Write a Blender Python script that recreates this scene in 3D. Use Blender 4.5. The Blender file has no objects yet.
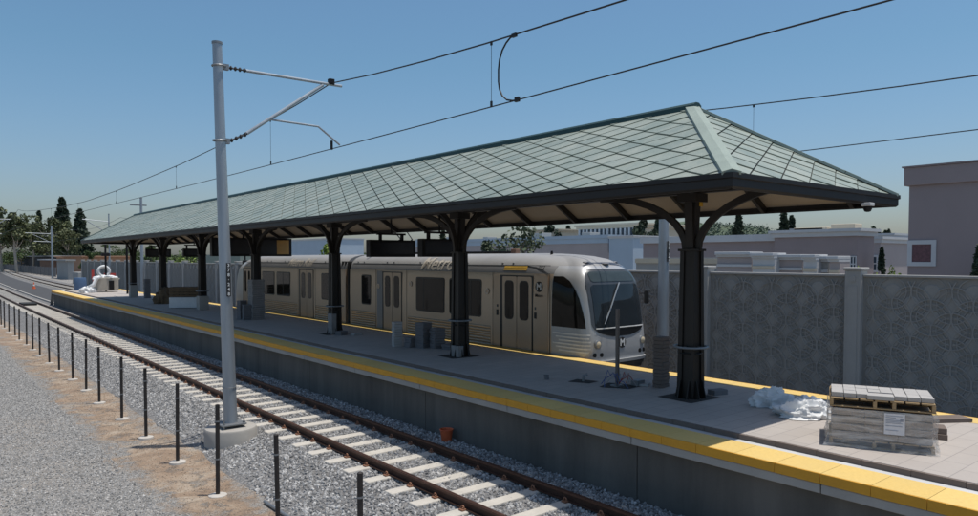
import bpy, bmesh, math, random
from mathutils import Vector, Matrix
random.seed(7)
R = math.radians
scene = bpy.context.scene
COL = scene.collection
PI = math.pi

# ------------------------------------------------------------------ camera, world, light
CAM_H = 3.8
F_PX, W_PX = 701.0, 978.0
YAW = math.atan(575.0 / 701.0)
PITCH = R(2.0)
cd = bpy.data.cameras.new('camera')
cam = bpy.data.objects.new('camera', cd)
COL.objects.link(cam)
cam.location = (0, 0, CAM_H)
cam.rotation_euler = (PI / 2 - PITCH, 0, -YAW)
cd.sensor_width = 36.0
cd.lens = 36.0 * F_PX / W_PX
cd.shift_y = F_PX * math.tan(PITCH) / W_PX
cd.clip_start = 0.1
cd.clip_end = 6000
scene.camera = cam

SUN_DIR = Vector((0.168, -0.13, 1.0)).normalized()          # towards the sun
SUN_EL = math.asin(SUN_DIR.z)
SUN_ROT = math.atan2(SUN_DIR.x, SUN_DIR.y)
wd = bpy.data.worlds.new('World')
scene.world = wd
wd.use_nodes = True
wn = wd.node_tree
sky = wn.nodes.new('ShaderNodeTexSky')
sky.sky_type = 'NISHITA'
sky.sun_disc = False
sky.sun_elevation = SUN_EL
sky.sun_rotation = SUN_ROT
sky.altitude = 0
sky.air_density = 1.25
sky.dust_density = 1.6
sky.ozone_density = 8.0
bg = wn.nodes['Background']
# slight hue correction of the sky by elevation: less yellow at the horizon, cleaner cyan above it, unseen zenith tinted to warm the shade
tc = wn.nodes.new('ShaderNodeTexCoord'); sx_ = wn.nodes.new('ShaderNodeSeparateXYZ'); rp_ = wn.nodes.new('ShaderNodeValToRGB'); mx_ = wn.nodes.new('ShaderNodeMix')
wn.links.new(tc.outputs['Generated'], sx_.inputs[0]); wn.links.new(sx_.outputs[2], rp_.inputs[0])
el_ = rp_.color_ramp.elements
while len(el_) < 5: el_.new(.5)
for e_, (p_, c_) in zip(el_, ((0, (.98, .97, 1.0)), (.10, (.93, .96, 1.0)), (.26, (.83, .97, .93)), (.5, (.88, .97, .93)), (1, (1.08, .95, .82)))):
    e_.position = p_; e_.color = (*c_, 1)
mx_.data_type = 'RGBA'; mx_.blend_type = 'MULTIPLY'; mx_.inputs[0].default_value = 1.0
wn.links.new(sky.outputs[0], mx_.inputs[6]); wn.links.new(rp_.outputs[0], mx_.inputs[7]); wn.links.new(mx_.outputs[2], bg.inputs[0])
bg.inputs[1].default_value = 0.108
sl = bpy.data.lights.new('sun', 'SUN')
sl.energy = 3.6
sl.angle = R(0.55)
sl.color = (1.0, 0.95, 0.87)
so = bpy.data.objects.new('sun', sl)
COL.objects.link(so)
so.rotation_euler = SUN_DIR.to_track_quat('Z', 'Y').to_euler()
so.location = (10, -10, 60)
vs = scene.view_settings
vs.view_transform = 'Standard'
vs.look = 'None'
vs.gamma = 1.0
vs.use_curve_mapping = False
vs.exposure = 0.1

# ------------------------------------------------------------------ materials
class NT:
    """small node-tree helper"""
    def __init__(s, name):
        s.m = bpy.data.materials.new(name)
        s.m.use_nodes = True
        s.t = s.m.node_tree
        s.b = s.t.nodes['Principled BSDF']
        s.co = s.t.nodes.new('ShaderNodeTexCoord').outputs['Object']
    def n(s, typ, **kw):
        nd = s.t.nodes.new(typ)
        for k, v in kw.items(): setattr(nd, k, v)
        return nd
    def lk(s, a, b): s.t.links.new(a, b)
    def geo(s): return s.n('ShaderNodeNewGeometry')
    def val(s, sock, v):
        if isinstance(v, (int, float)): sock.default_value = v
        elif isinstance(v, tuple): sock.default_value = (*v, 1) if len(v) == 3 and len(sock.default_value) == 4 else v
        else: s.lk(v, sock)
    def noise(s, scale, detail=4, rough=.6, vec=None, dist=0):
        nd = s.n('ShaderNodeTexNoise')
        nd.inputs['Scale'].default_value = scale
        nd.inputs['Detail'].default_value = detail
        nd.inputs['Roughness'].default_value = rough
        nd.inputs['Distortion'].default_value = dist
        s.lk(vec or s.co, nd.inputs['Vector'])
        return nd.outputs['Fac']
    def voro(s, scale, feature='F1', vec=None, out='Distance'):
        nd = s.n('ShaderNodeTexVoronoi')
        nd.feature = feature
        nd.inputs['Scale'].default_value = scale
        s.lk(vec or s.co, nd.inputs['Vector'])
        return nd.outputs[out]
    def ramp(s, fac, stops):
        nd = s.n('ShaderNodeValToRGB')
        el = nd.color_ramp.elements
        while len(el) < len(stops): el.new(0.5)
        for e, (p, c) in zip(el, stops):
            e.position = p
            e.color = (*c, 1) if isinstance(c, tuple) else (c, c, c, 1)
        s.lk(fac, nd.inputs[0])
        return nd.outputs[0]
    def mix(s, fac, a, b, mode='MIX'):
        nd = s.n('ShaderNodeMix', data_type='RGBA', blend_type=mode)
        s.val(nd.inputs[0], fac); s.val(nd.inputs[6], a); s.val(nd.inputs[7], b)
        return nd.outputs[2]
    def math(s, op, a, b=0.0, c=0.0):
        nd = s.n('ShaderNodeMath', operation=op)
        s.val(nd.inputs[0], a); s.val(nd.inputs[1], b); s.val(nd.inputs[2], c)
        return nd.outputs[0]
    def sep(s, vec=None):
        nd = s.n('ShaderNodeSeparateXYZ'); s.lk(vec or s.co, nd.inputs[0])
        return nd.outputs
    def scalevec(s, v):
        nd = s.n('ShaderNodeMapping'); nd.inputs['Scale'].default_value = v
        s.lk(s.co, nd.inputs[0]); return nd.outputs[0]
    def bump(s, h, strength=.3, dist=.02):
        nd = s.n('ShaderNodeBump')
        nd.inputs['Strength'].default_value = strength
        nd.inputs['Distance'].default_value = dist
        s.lk(h, nd.inputs['Height'])
        s.lk(nd.outputs[0], s.b.inputs['Normal'])
    def fin(s, col, rough=.7, metal=0., spec=None):
        s.val(s.b.inputs['Base Color'], col); s.val(s.b.inputs['Roughness'], rough)
        s.val(s.b.inputs['Metallic'], metal)
        if spec is not None: s.b.inputs['Specular IOR Level'].default_value = spec
        return s.m

def scl(c, k): return tuple(min(1, x * k) for x in c)
_mc = {}
def pm(name, col, rough=.75, metal=0., var=.18, scale=2.5, fine=60, bump=.12, spec=None, streak=False):
    """weathered plain surface: large soft mottling plus fine grain"""
    if name in _mc: return _mc[name]
    k = NT(name)
    vec = k.scalevec((1, 1, .15)) if streak else None
    f = k.noise(scale, 6, .65, vec)
    g = k.noise(fine, 3, .6)
    c = k.mix(k.ramp(f, [(.3, 0.), (.7, 1.)]), scl(col, 1 - var), scl(col, 1 + var))
    c = k.mix(.25, c, k.mix(g, scl(col, .7), scl(col, 1.3)))
    k.bump(g, bump, .01)
    r = k.math('ADD', k.math('MULTIPLY', f, .2), rough - .1)
    _mc[name] = k.fin(c, r, metal, spec)
    return _mc[name]

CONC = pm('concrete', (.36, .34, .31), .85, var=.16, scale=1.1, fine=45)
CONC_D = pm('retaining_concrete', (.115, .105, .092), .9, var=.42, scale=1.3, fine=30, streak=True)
CONC_L = pm('pale_concrete', (.5, .49, .46), .85, var=.12, scale=3)
SLEEPER = pm('sleeper_concrete', (.48, .45, .40), .85, var=.24, scale=2.2, fine=90)
ASPH = pm('asphalt', (.06, .06, .062), .9, var=.2, scale=.7, fine=90)
BRONZE = pm('dark_bronze_paint', (.014, .011, .009), .5, .15, var=.25, scale=4, fine=90, bump=.05)
FASC = pm('fascia_bronze', (.011, .009, .008), .55, .1, var=.22, scale=1.2, fine=70, bump=.05)
GALV = pm('galvanised_steel', (.34, .375, .41), .45, .5, var=.2, scale=3, fine=50, bump=.04, streak=True)
GALV_D = pm('dull_galvanised_steel', (.26, .27, .28), .5, .6, var=.15, scale=3, fine=50, bump=.04)
POSTM = pm('bare_steel_post', (.052, .045, .042), .55, .5, var=.35, scale=5, fine=80)
RAILM = pm('rusty_rail', (.07, .034, .022), .62, .35, var=.3, scale=6, fine=60)
RAILHEAD = pm('worn_rail_head', (.115, .058, .04), .5, .5, var=.25, scale=4, fine=60)
CLIPM = pm('rusty_clip', (.25, .12, .07), .65, .3, var=.3, scale=9)
BLACKPAD = pm('black_insulator', (.03, .03, .032), .5)
WIRE = pm('overhead_conductor', (.02, .019, .02), .5, .3)
SOFFIT = pm('tan_soffit', (.36, .295, .22), .7, var=.1, scale=1.2)
TRIMW = pm('white_stucco', (.52, .53, .54), .85, var=.08, scale=.5, fine=25)
MAUVE = pm('mauve_stucco', (.295, .245, .245), .9, var=.07, scale=.4, fine=25, bump=.2)
MAUVE_L = pm('pale_mauve_stucco', (.38, .335, .33), .9, var=.07, scale=.4, fine=25)
CREAM = pm('cream_stucco', (.55, .48, .37), .9, var=.07, scale=.3, fine=15)
BLUEW = pm('pale_blue_stucco', (.38, .46, .54), .9, var=.07, scale=.3, fine=15)
GREYB = pm('grey_stucco', (.33, .33, .32), .9, var=.1, scale=.4, fine=15)
ORANGE_W = pm('terracotta_stucco', (.42, .24, .15), .9, var=.1, scale=.3)
BROWN_W = pm('brown_siding', (.22, .13, .09), .9, var=.15, scale=.5)
WALLM = pm('precast_wall_concrete', (.29, .285, .27), .92, var=.24, scale=.6, fine=22, bump=.25)
WALLR = pm('precast_relief_concrete', (.315, .31, .295), .9, var=.12, scale=1.4, fine=30, bump=.2)
WPOST = pm('precast_post_concrete', (.38, .375, .36), .9, var=.1, scale=1.5, fine=30)
WOOD = pm('pallet_wood', (.34, .24, .13), .8, var=.25, scale=8, fine=60, bump=.3)
WOOD_D = pm('old_wood', (.14, .095, .055), .85, var=.35, scale=8, fine=60, bump=.3)
PAVER = pm('grey_concrete_paver', (.40, .385, .37), .85, var=.07, scale=3, fine=80)
PAVER_B = pm('brown_shade_paver', (.16, .125, .105), .88, var=.15, scale=3, fine=80)  # brown pavers, darkened so the edge course carries its shade
PAVER_D = pm('charcoal_paver', (.16, .155, .16), .88, var=.15, scale=3, fine=80)
PIT = pm('open_pit_dirt', (.045, .04, .036), .95, var=.3, scale=9, fine=60, bump=.5)
PLASW = pm('white_plastic_sheet', (.68, .69, .69), .42, var=.07, scale=5, fine=30, bump=.1)
ORANGE = pm('orange_plastic', (.62, .12, .04), .55, var=.1, scale=6)
REDP = pm('red_board', (.42, .05, .04), .6, var=.12, scale=6)
BLUEP = pm('blue_plastic', (.07, .13, .24), .55, var=.12, scale=6)
BLACKP = pm('black_housing', (.009, .009, .01), .55, var=.2, scale=4, bump=.03, spec=.25)
RUBBER = pm('black_rubber', (.02, .019, .018), .75, var=.3, scale=8)
SILVER = pm('train_silver_paint', (.47, .48, .49), .38, .35, var=.05, scale=.8, fine=30, bump=.02)
ROOFSIL = pm('train_roof_paint', (.29, .29, .29), .6, .1, var=.09, scale=.9, fine=30, bump=.03)
SIDEM = pm('train_side_steel', (.53, .415, .31), .40, .45, var=.08, scale=.7, fine=30, bump=.03)  # brown of warm reflections put into the colour, doors and lower panels alike
SIDED = pm('train_door_steel', (.43, .335, .25), .40, .45, var=.08, scale=.9, fine=30, bump=.03)
FAIR = pm('train_fairing', (.25, .25, .255), .5, .3, var=.08, scale=.9)
UNDERM = pm('train_underframe', (.02, .02, .02), .8)
BLACKG = pm('black_gasket', (.008, .008, .008), .4, bump=.02)
DARKMASK = pm('cab_mask_grey', (.075, .082, .092), .3, .2, var=.06, bump=.02)
FADED = pm('faded_lettering', (.50, .46, .40), .6, .1, var=.1, bump=.02)
WHITEL = pm('white_lettering', (.72, .72, .70), .6, bump=.02)
BLACKL = pm('black_lettering', (.02, .02, .02), .6, bump=.02)
YELLOWS = pm('yellow_sticker', (.62, .38, .06), .6, bump=.02)
YELTAPE = pm('yellow_tape', (.55, .32, .03), .6)
WINRED = pm('dusty_red_glass', (.13, .06, .07), .35, var=.45, scale=9, bump=.05)
COPGREEN = pm('verdigris_trim', (.27, .325, .285), .6, .15, var=.12, scale=2.2, fine=40)
RIDGEM = pm('dark_green_ridge', (.025, .06, .055), .5, .3, var=.15)
FOOTC = pm('footing_concrete', (.47, .44, .40), .9, var=.15, scale=6)
CLAD = pm('grey_block_cladding', (.25, .24, .235), .9, var=.2, scale=5)
LAMPG = pm('lamp_lens', (.55, .47, .33), .15, .1, bump=.0)

def glass(name, col, rough=.05, spec=.18):
    k = NT(name)
    f = k.noise(1.3, 3)
    return k.fin(k.mix(f, scl(col, .6), scl(col, 1.4)), rough, 0, spec)
GLASS = glass('dark_train_glass', (.018, .016, .014))
GLASS_F = glass('windshield_glass', (.02, .026, .032), .05, .4)
GLASS_D = glass('destination_glass', (.055, .075, .085), .12)
GLASS_B = glass('building_glass', (.05, .07, .09))
SCREEN = glass('display_screen', (.02, .02, .024), .25, .3)

def roof_mat():
    k = NT('green_copper_shingle')
    rnd = k.geo().outputs['Random Per Island']
    f = k.noise(1.6, 6, .7)
    g = k.noise(14, 4, .7)
    c = k.ramp(rnd, [(0, (.235, .285, .25)), (.4, (.275, .325, .28)), (.85, (.30, .345, .30)), (1, (.335, .375, .325))])
    c = k.mix(k.ramp(f, [(.42, 0.), (.75, .75)]), c, (.40, .42, .36))
    c = k.mix(k.ramp(g, [(.5, 0.), (.78, .5)]), c, (.21, .26, .225))
    k.bump(k.noise(5, 4, .6), .25, .02)
    return k.fin(c, k.math('ADD', k.math('MULTIPLY', f, .25), .38), .25)
SHINGLE = roof_mat()
UNDERLAY = pm('shingle_underlay', (.018, .022, .02), .8)

def stone_mat(name, cols, scale, mottled=.4):
    """ballast or gravel sheet: voronoi stones with dark gaps"""
    k = NT(name)
    w = k.voro(scale, 'F1', None, 'Color')
    d = k.voro(scale, 'DISTANCE_TO_EDGE')
    d1 = k.voro(scale, 'F1')
    c = k.ramp(k.sep(w)[0], [(0, cols[0]), (.45, cols[1]), (1, cols[2])])
    c = k.mix(k.ramp(d, [(0, 1.), (.12, 0.)]), c, scl(cols[0], .4))
    big = k.noise(.5, 4)
    c = k.mix(mottled, c, k.mix(big, scl(cols[1], .6), scl(cols[2], 1.0)))
    k.bump(k.math('SUBTRACT', 1.0, d1), .9, 1.0 / scale)
    return k.fin(c, .92)
BALLAST = stone_mat('grey_track_ballast', ((.08, .08, .085), (.19, .19, .19), (.34, .33, .32)), 17)

def rock_mat(name, cols):
    k = NT(name)
    rnd = k.n('ShaderNodeObjectInfo').outputs['Random']
    c = k.ramp(rnd, [(0, cols[0]), (.4, cols[1]), (.8, cols[2]), (1, cols[3])])
    g = k.noise(9, 3)
    return k.fin(k.mix(.35, c, k.mix(g, scl(cols[0], .8), cols[3])), .9)
ROCK = rock_mat('crushed_granite', ((.055, .056, .06), (.20, .197, .195), (.37, .365, .36), (.64, .63, .61)))
GROCK = rock_mat('pale_crushed_gravel', ((.07, .07, .07), (.27, .265, .255), (.40, .39, .375), (.60, .58, .55)))

def yard_mat():
    """crushed gravel yard with a trodden strip of bare dirt along the post line"""
    k = NT('gravel_yard')
    sx = k.sep()
    n1 = k.noise(.55, 5, .65)
    n2 = k.noise(2.6, 5, .7)
    off = k.math('ADD', k.math('MULTIPLY', k.math('SUBTRACT', n1, .5), 3.0), k.math('MULTIPLY', k.math('SUBTRACT', n2, .5), 1.9))
    dx = k.math('ABSOLUTE', k.math('ADD', k.math('SUBTRACT', sx[0], 3.95), off))
    dirtf = k.ramp(dx, [(.42, 1.), (.85, 0.)])
    sc = 26
    w = k.sep(k.voro(sc, 'F1', None, 'Color'))[0]
    d = k.voro(sc, 'DISTANCE_TO_EDGE')
    grav = k.ramp(w, [(0, (.16, .16, .16)), (.5, (.31, .305, .295)), (1, (.46, .445, .42))])
    grav = k.mix(k.ramp(d, [(0, .8), (.1, 0.)]), grav, (.09, .09, .09))
    grav = k.mix(k.ramp(n1, [(.45, 0.), (.72, .55)]), grav, (.40, .345, .29))
    n3 = k.noise(.9, 7, .72, None, .8)
    dirt = k.ramp(n3, [(.30, (.21, .135, .085)), (.47, (.33, .225, .15)), (.56, (.44, .345, .255)), (.70, (.56, .49, .40))])
    dirt = k.mix(k.ramp(k.noise(28, 4, .7), [(.4, .5), (.7, 0.)]), dirt, (.22, .16, .11))
    n4 = k.noise(1.7, 6, .75, None, 1.2)
    dirtf = k.math('MULTIPLY', dirtf, k.ramp(n4, [(.34, .15), (.46, 1.)]))
    c = k.mix(dirtf, grav, dirt)
    far = k.noise(.09, 3)
    c = k.mix(k.math('MULTIPLY', far, .25), c, (.3, .27, .23))
    h = k.math('ADD', k.math('MULTIPLY', k.voro(sc), k.math('SUBTRACT', 1.0, k.math('MULTIPLY', dirtf, .8))), k.math('MULTIPLY', n3, -1.0))
    h = k.math('ADD', h, k.math('MULTIPLY', k.noise(7, 5, .75), k.math('MULTIPLY', dirtf, -1.2)))
    k.bump(k.math('MULTIPLY', h, -1), .9, .05)
    return k.fin(c, .95)
YARD = yard_mat()

def paving_mat():
    k = NT('concrete_paving')
    br = k.n('ShaderNodeTexBrick')
    k.lk(k.co, br.inputs['Vector'])
    br.inputs['Scale'].default_value = 1.0
    br.inputs['Brick Width'].default_value = .6
    br.inputs['Row Height'].default_value = .3
    br.inputs['Mortar Size'].default_value = .006
    br.offset = .5
    br.inputs['Color1'].default_value = (.40, .365, .335, 1)
    br.inputs['Color2'].default_value = (.455, .415, .38, 1)
    br.inputs['Mortar'].default_value = (.25, .235, .225, 1)
    f = k.noise(.7, 6, .7)
    g = k.noise(45, 3)
    c = k.mix(k.ramp(f, [(.35, 0.), (.75, .5)]), br.outputs['Color'], (.34, .295, .265))
    c = k.mix(k.math('MULTIPLY', g, .25), c, (.33, .29, .26))
    k.bump(k.math('SUBTRACT', g, k.math('MULTIPLY', br.outputs['Fac'], 3.0)), .2, .01)
    return k.fin(c, .88)
PAVING = paving_mat()

def tactile_mat():
    k = NT('yellow_tactile_tile')
    d = k.voro(16, 'F1', k.scalevec((1, 1, .01)))
    f = k.noise(1.2, 6, .7)
    g = k.noise(30, 4, .7)
    rnd = k.geo().outputs['Random Per Island']
    c = k.mix(rnd, (.66, .455, .14), (.74, .52, .17))
    c = k.mix(k.ramp(f, [(.4, 0.), (.75, .35)]), c, (.54, .43, .19))
    c = k.mix(k.ramp(g, [(.55, 0.), (.8, .3)]), c, (.42, .33, .16))
    k.bump(k.math('SUBTRACT', .6, d), .35, .02)
    return k.fin(c, .72)
TACTILE = tactile_mat()
YELFRONT = pm('yellow_tile_edge', (.62, .30, .02), .65, var=.12, scale=2, fine=40)

def wrap_mat():
    """cloudy stretch film"""
    k = NT('stretch_film')
    w = k.noise(1.6, 5, .65, k.scalevec((1, 1, 7)), 1.2)
    k.bump(k.noise(2.2, 5, .65, k.scalevec((1, 1, 5)), 1.5), .35, .03)
    k.b.inputs['Alpha'].default_value = 1
    a = k.ramp(w, [(.35, .12), (.52, .34), (.68, .7)])
    k.lk(a, k.b.inputs['Alpha'])
    return k.fin((.72, .70, .67), .2, 0, .7)
FILM = wrap_mat()

def louver_mat():
    k = NT('train_lower_panel')
    sx = k.sep()
    wt = k.n('ShaderNodeTexWave'); wt.wave_type = 'BANDS'; wt.bands_direction = 'Z'
    wt.inputs['Scale'].default_value = 3.4; wt.inputs['Distortion'].default_value = 1.6
    wt.inputs['Detail'].default_value = 2; wt.inputs['Detail Scale'].default_value = 1.1
    k.lk(k.co, wt.inputs['Vector'])
    wv = wt.outputs['Fac']
    c = k.mix(k.ramp(wv, [(.3, 0.), (.7, 1.)]), (.30, .235, .175), (.55, .44, .34))
    k.bump(wv, .6, .03)
    return k.fin(c, .32, .6)
LOUVER = louver_mat()

def leaf_mat(name, a, b, t=.25):
    k = NT(name)
    rnd = k.geo().outputs['Random Per Island']
    c = k.ramp(rnd, [(0, a), (.6, b), (1, scl(b, 1.35))])
    c = k.mix(k.math('MULTIPLY', k.noise(.35, 3), .5), c, scl(a, .7))
    k.b.inputs['Transmission Weight'].default_value = 0
    k.b.inputs['Subsurface Weight'].default_value = 0
    return k.fin(c, .65, 0, .3)
LEAF_E = leaf_mat('eucalyptus_leaves', (.06, .078, .035), (.135, .15, .07))
LEAF_C = leaf_mat('conifer_needles', (.024, .04, .026), (.055, .078, .048))
LEAF_B = leaf_mat('bright_shrub_leaves', (.09, .15, .02), (.20, .27, .05))
LEAF_G = leaf_mat('broadleaf_leaves', (.03, .055, .018), (.075, .11, .035))
LEAF_P = leaf_mat('pine_needles', (.04, .06, .035), (.09, .115, .065))
BARK = pm('bark', (.20, .16, .12), .9, var=.3, scale=6, fine=40, bump=.4)
BARK_E = pm('pale_bark', (.42, .36, .29), .9, var=.25, scale=4, fine=40, bump=.3)

def hill_mat():
    k = NT('haze_tinted_hillside')  # distance haze is put into the hill's colours
    f = k.noise(.06, 6, .7)
    g = k.voro(.16)
    c = k.ramp(f, [(.35, (.055, .085, .055)), (.6, (.10, .13, .075)), (.8, (.22, .20, .13))])
    c = k.mix(k.ramp(g, [(.2, .5), (.6, 0.)]), c, (.04, .065, .045))
    k.bump(g, 1.0, 3.0)
    return k.fin(c, .95)
HILL = hill_mat()

# ------------------------------------------------------------------ geometry helpers
class MB:
    def __init__(s): s.b = bmesh.new()
    def box(s, x0, x1, y0, y1, z0, z1, bev=0., rot=0., piv=None):
        r = bmesh.ops.create_cube(s.b, size=1)
        vs_ = r['verts']
        c = Vector(((x0 + x1) / 2, (y0 + y1) / 2, (z0 + z1) / 2))
        for v in vs_:
            v.co = Vector((v.co.x * (x1 - x0), v.co.y * (y1 - y0), v.co.z * (z1 - z0))) + c
        if bev:
            ed = list({e for v in vs_ for e in v.link_edges})
            rr = bmesh.ops.bevel(s.b, geom=ed, offset=bev, segments=2, affect='EDGES', profile=.5)
            vs_ = list({v for f in rr['faces'] for v in f.verts} | {v for v in vs_ if v.is_valid})
        if rot:
            m = Matrix.Rotation(rot, 3, 'Z'); p = Vector(piv) if piv else c
            for v in vs_: v.co = m @ (v.co - p) + p
        return s
    def ring(s, pts): return [s.b.verts.new(p) for p in pts]
    def tube(s, pts, r, n=8, caps=True):
        """swept circle through points; r is a number or a list"""
        pts = [Vector(p) for p in pts]
        rs = r if isinstance(r, (list, tuple)) else [r] * len(pts)
        prev = None; up = None
        for i, p in enumerate(pts):
            d = (pts[min(i + 1, len(pts) - 1)] - pts[max(i - 1, 0)]).normalized()
            if up is None:
                up = Vector((0, 0, 1)) if abs(d.z) < .9 else Vector((1, 0, 0))
            a = d.cross(up).normalized(); bb = a.cross(d).normalized(); up = bb
            cur = s.ring([p + a * math.cos(2 * PI * k / n) * rs[i] + bb * math.sin(2 * PI * k / n) * rs[i] for k in range(n)])
            if prev:
                for k in range(n): s.b.faces.new((prev[k], prev[(k + 1) % n], cur[(k + 1) % n], cur[k]))
            elif caps: s.b.faces.new(cur[::-1])
            prev = cur
        if caps: s.b.faces.new(prev)
        return s
    def bar(s, pts, w, h, side=None):
        """swept rectangle (w across the side vector, h along the other normal)"""
        pts = [Vector(p) for p in pts]; prev = None
        sd = Vector(side) if side else None
        for i, p in enumerate(pts):
            d = (pts[min(i + 1, len(pts) - 1)] - pts[max(i - 1, 0)]).normalized()
            a = sd if sd else d.cross(Vector((0, 0, 1))).normalized()
            n = a.cross(d).normalized()
            cur = s.ring([p + a * w / 2 * i1 + n * h / 2 * j1 for i1, j1 in ((-1, -1), (1, -1), (1, 1), (-1, 1))])
            if prev:
                for k in range(4): s.b.faces.new((prev[k], prev[(k + 1) % 4], cur[(k + 1) % 4], cur[k]))
            else: s.b.faces.new(cur[::-1])
            prev = cur
        s.b.faces.new(prev)
        return s
    def lathe(s, prof, c=(0, 0, 0), n=24, axis='Z'):
        prev = None
        for r, z in prof:
            pts = []
            for k in range(n):
                a = 2 * PI * k / n
                q = (math.cos(a) * r, math.sin(a) * r, z)
                if axis == 'X': q = (q[2], q[0], q[1])
                elif axis == 'Y': q = (q[0], q[2], q[1])
                pts.append(Vector(q) + Vector(c))
            cur = s.ring(pts)
            if prev:
                for k in range(n): s.b.faces.new((prev[k], prev[(k + 1) % n], cur[(k + 1) % n], cur[k]))
            else: s.b.faces.new(cur[::-1])
            prev = cur
        s.b.faces.new(prev)
        return s
    def torus(s, c, rad, r, n=28, m=8, axis='Z', squash=1.):
        rings = []
        for i in range(n):
            a = 2 * PI * i / n
            rr = []
            for j in range(m):
                b_ = 2 * PI * j / m
                q = ((rad + r * math.cos(b_)) * math.cos(a), (rad + r * math.cos(b_)) * math.sin(a), r * math.sin(b_) * squash)
                if axis == 'X': q = (q[2], q[0], q[1])
                elif axis == 'Y': q = (q[0], q[2], q[1])
                rr.append(s.b.verts.new(Vector(q) + Vector(c)))
            rings.append(rr)
        for i in range(n):
            for j in range(m):
                s.b.faces.new((rings[i][j], rings[(i + 1) % n][j], rings[(i + 1) % n][(j + 1) % m], rings[i][(j + 1) % m]))
        return s
    def grid(s, rows):
        g = [s.ring(r) for r in rows]
        for i in range(len(g) - 1):
            for j in range(len(g[0]) - 1):
                s.b.faces.new((g[i][j], g[i][j + 1], g[i + 1][j + 1], g[i + 1][j]))
        return s
    def poly(s, pts, ext=None):
        f = s.b.faces.new(s.ring(pts))
        if ext:
            r = bmesh.ops.extrude_face_region(s.b, geom=[f])
            vv = [v for v in r['geom'] if isinstance(v, bmesh.types.BMVert)]
            for v in vv: v.co += Vector(ext)
        return s
    def build(s, name, m, parent=None, smooth=False, recalc=True):
        if recalc: bmesh.ops.recalc_face_normals(s.b, faces=s.b.faces)
        off = worldpos(parent) if parent else Vector((0, 0, 0))
        if parent and off.length > 0:
            for v in s.b.verts: v.co -= off
        me = bpy.data.meshes.new(name); s.b.to_mesh(me); s.b.free()
        o = bpy.data.objects.new(name, me); COL.objects.link(o)
        for mm in (m if isinstance(m, (list, tuple)) else [m]): me.materials.append(mm)
        if smooth: me.shade_smooth() if smooth is True else me.set_sharp_from_angle(angle=R(smooth))
        if parent: o.parent = parent
        return o

def worldpos(o):
    p = Vector((0, 0, 0))
    while o: p += o.location; o = o.parent
    return p
def tag(o, label=None, cat=None, group=None, kind=None):
    if label: o['label'] = label
    if cat: o['category'] = cat
    if group: o['group'] = group
    if kind: o['kind'] = kind
    return o
def thing(name, label, cat, loc=(0, 0, 0), group=None):
    o = bpy.data.objects.new(name, None); COL.objects.link(o); o.location = loc
    o.empty_display_size = .2
    return tag(o, label, cat, group)
def struct(o): o['kind'] = 'structure'; return o
def copy_tree(o, parent=None):
    c = o.copy(); COL.objects.link(c); c.parent = parent
    for ch in [q for q in bpy.data.objects if q.parent == o]: copy_tree(ch, c)
    return c
ORD = ['first', 'second', 'third', 'fourth', 'fifth', 'sixth', 'seventh', 'eighth', 'ninth', 'tenth', 'eleventh', 'twelfth', 'thirteenth',
       'fourteenth', 'fifteenth', 'sixteenth', 'seventeenth', 'eighteenth', 'nineteenth', 'twentieth', 'twenty-first', 'twenty-second',
       'twenty-third', 'twenty-fourth', 'twenty-fifth', 'twenty-sixth', 'twenty-seventh', 'twenty-eighth']

def text_mesh(body, size, shear=0., bold=0.):
    cu = bpy.data.curves.new('lettering', 'FONT')
    cu.body = body; cu.size = size; cu.shear = shear; cu.offset = bold; cu.align_x = 'CENTER'; cu.align_y = 'CENTER'
    cu.resolution_u = 3
    o = bpy.data.objects.new('lettering', cu); COL.objects.link(o)
    bpy.context.view_layer.update()
    me = bpy.data.meshes.new_from_object(o)
    COL.objects.unlink(o); bpy.data.objects.remove(o); bpy.data.curves.remove(cu)
    b = MB(); b.b.from_mesh(me); bpy.data.meshes.remove(me)
    return b

# ------------------------------------------------------------------ ground, ballast, platform
def curve_x(y):
    """the tracks swing gently to the right beyond the station"""
    return 0 if y < 60 else (y - 60) ** 2 / 6000.0

g = MB()
xs = [-900, -200, -60, -20, 4.75, 20, 60, 200, 900, 2500]
ys = [-300, -40, 0, 40, 120, 300, 700, 2500]
g.grid([[(x, y, -.4) for x in xs] for y in ys])
struct(g.build('ground', YARD))

def strip(prof, y0, y1, name, m, step=4.0, jitter=0.):
    b = MB(); rows = []
    n = max(2, int((y1 - y0) / step))
    for i in range(n + 1):
        y = y0 + (y1 - y0) * i / n
        rows.append([(x + curve_x(y) + (random.uniform(-jitter, jitter) if j == 0 else 0), y, z) for j, (x, z) in enumerate(prof)])
    b.grid(rows)
    return b.build(name, m, smooth=True)
struct(strip([(4.62, -.41), (5.05, -.34), (5.75, -.215), (6.1, -.2), (8.2, -.19), (8.5, -.16), (9.3, -.15)], -6, 420, 'near_track_ballast', BALLAST, .8, .12))
struct(strip([(13.2, -.19), (17.0, -.2), (17.8, -.33), (18.75, -.38)], -6, 420, 'far_track_ballast', BALLAST, 3))
struct(strip([(9.3, -.17), (13.2, -.17)], 68.62, 420, 'paved_strip', ASPH, 4))
# low concrete kerb along the strip between the two tracks
kb = MB(); kb.bar([(9.25 + curve_x(y), y, -.13) for y in range(70, 300, 5)], .16, .22)
struct(kb.build('strip_kerb', CONC))

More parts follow.
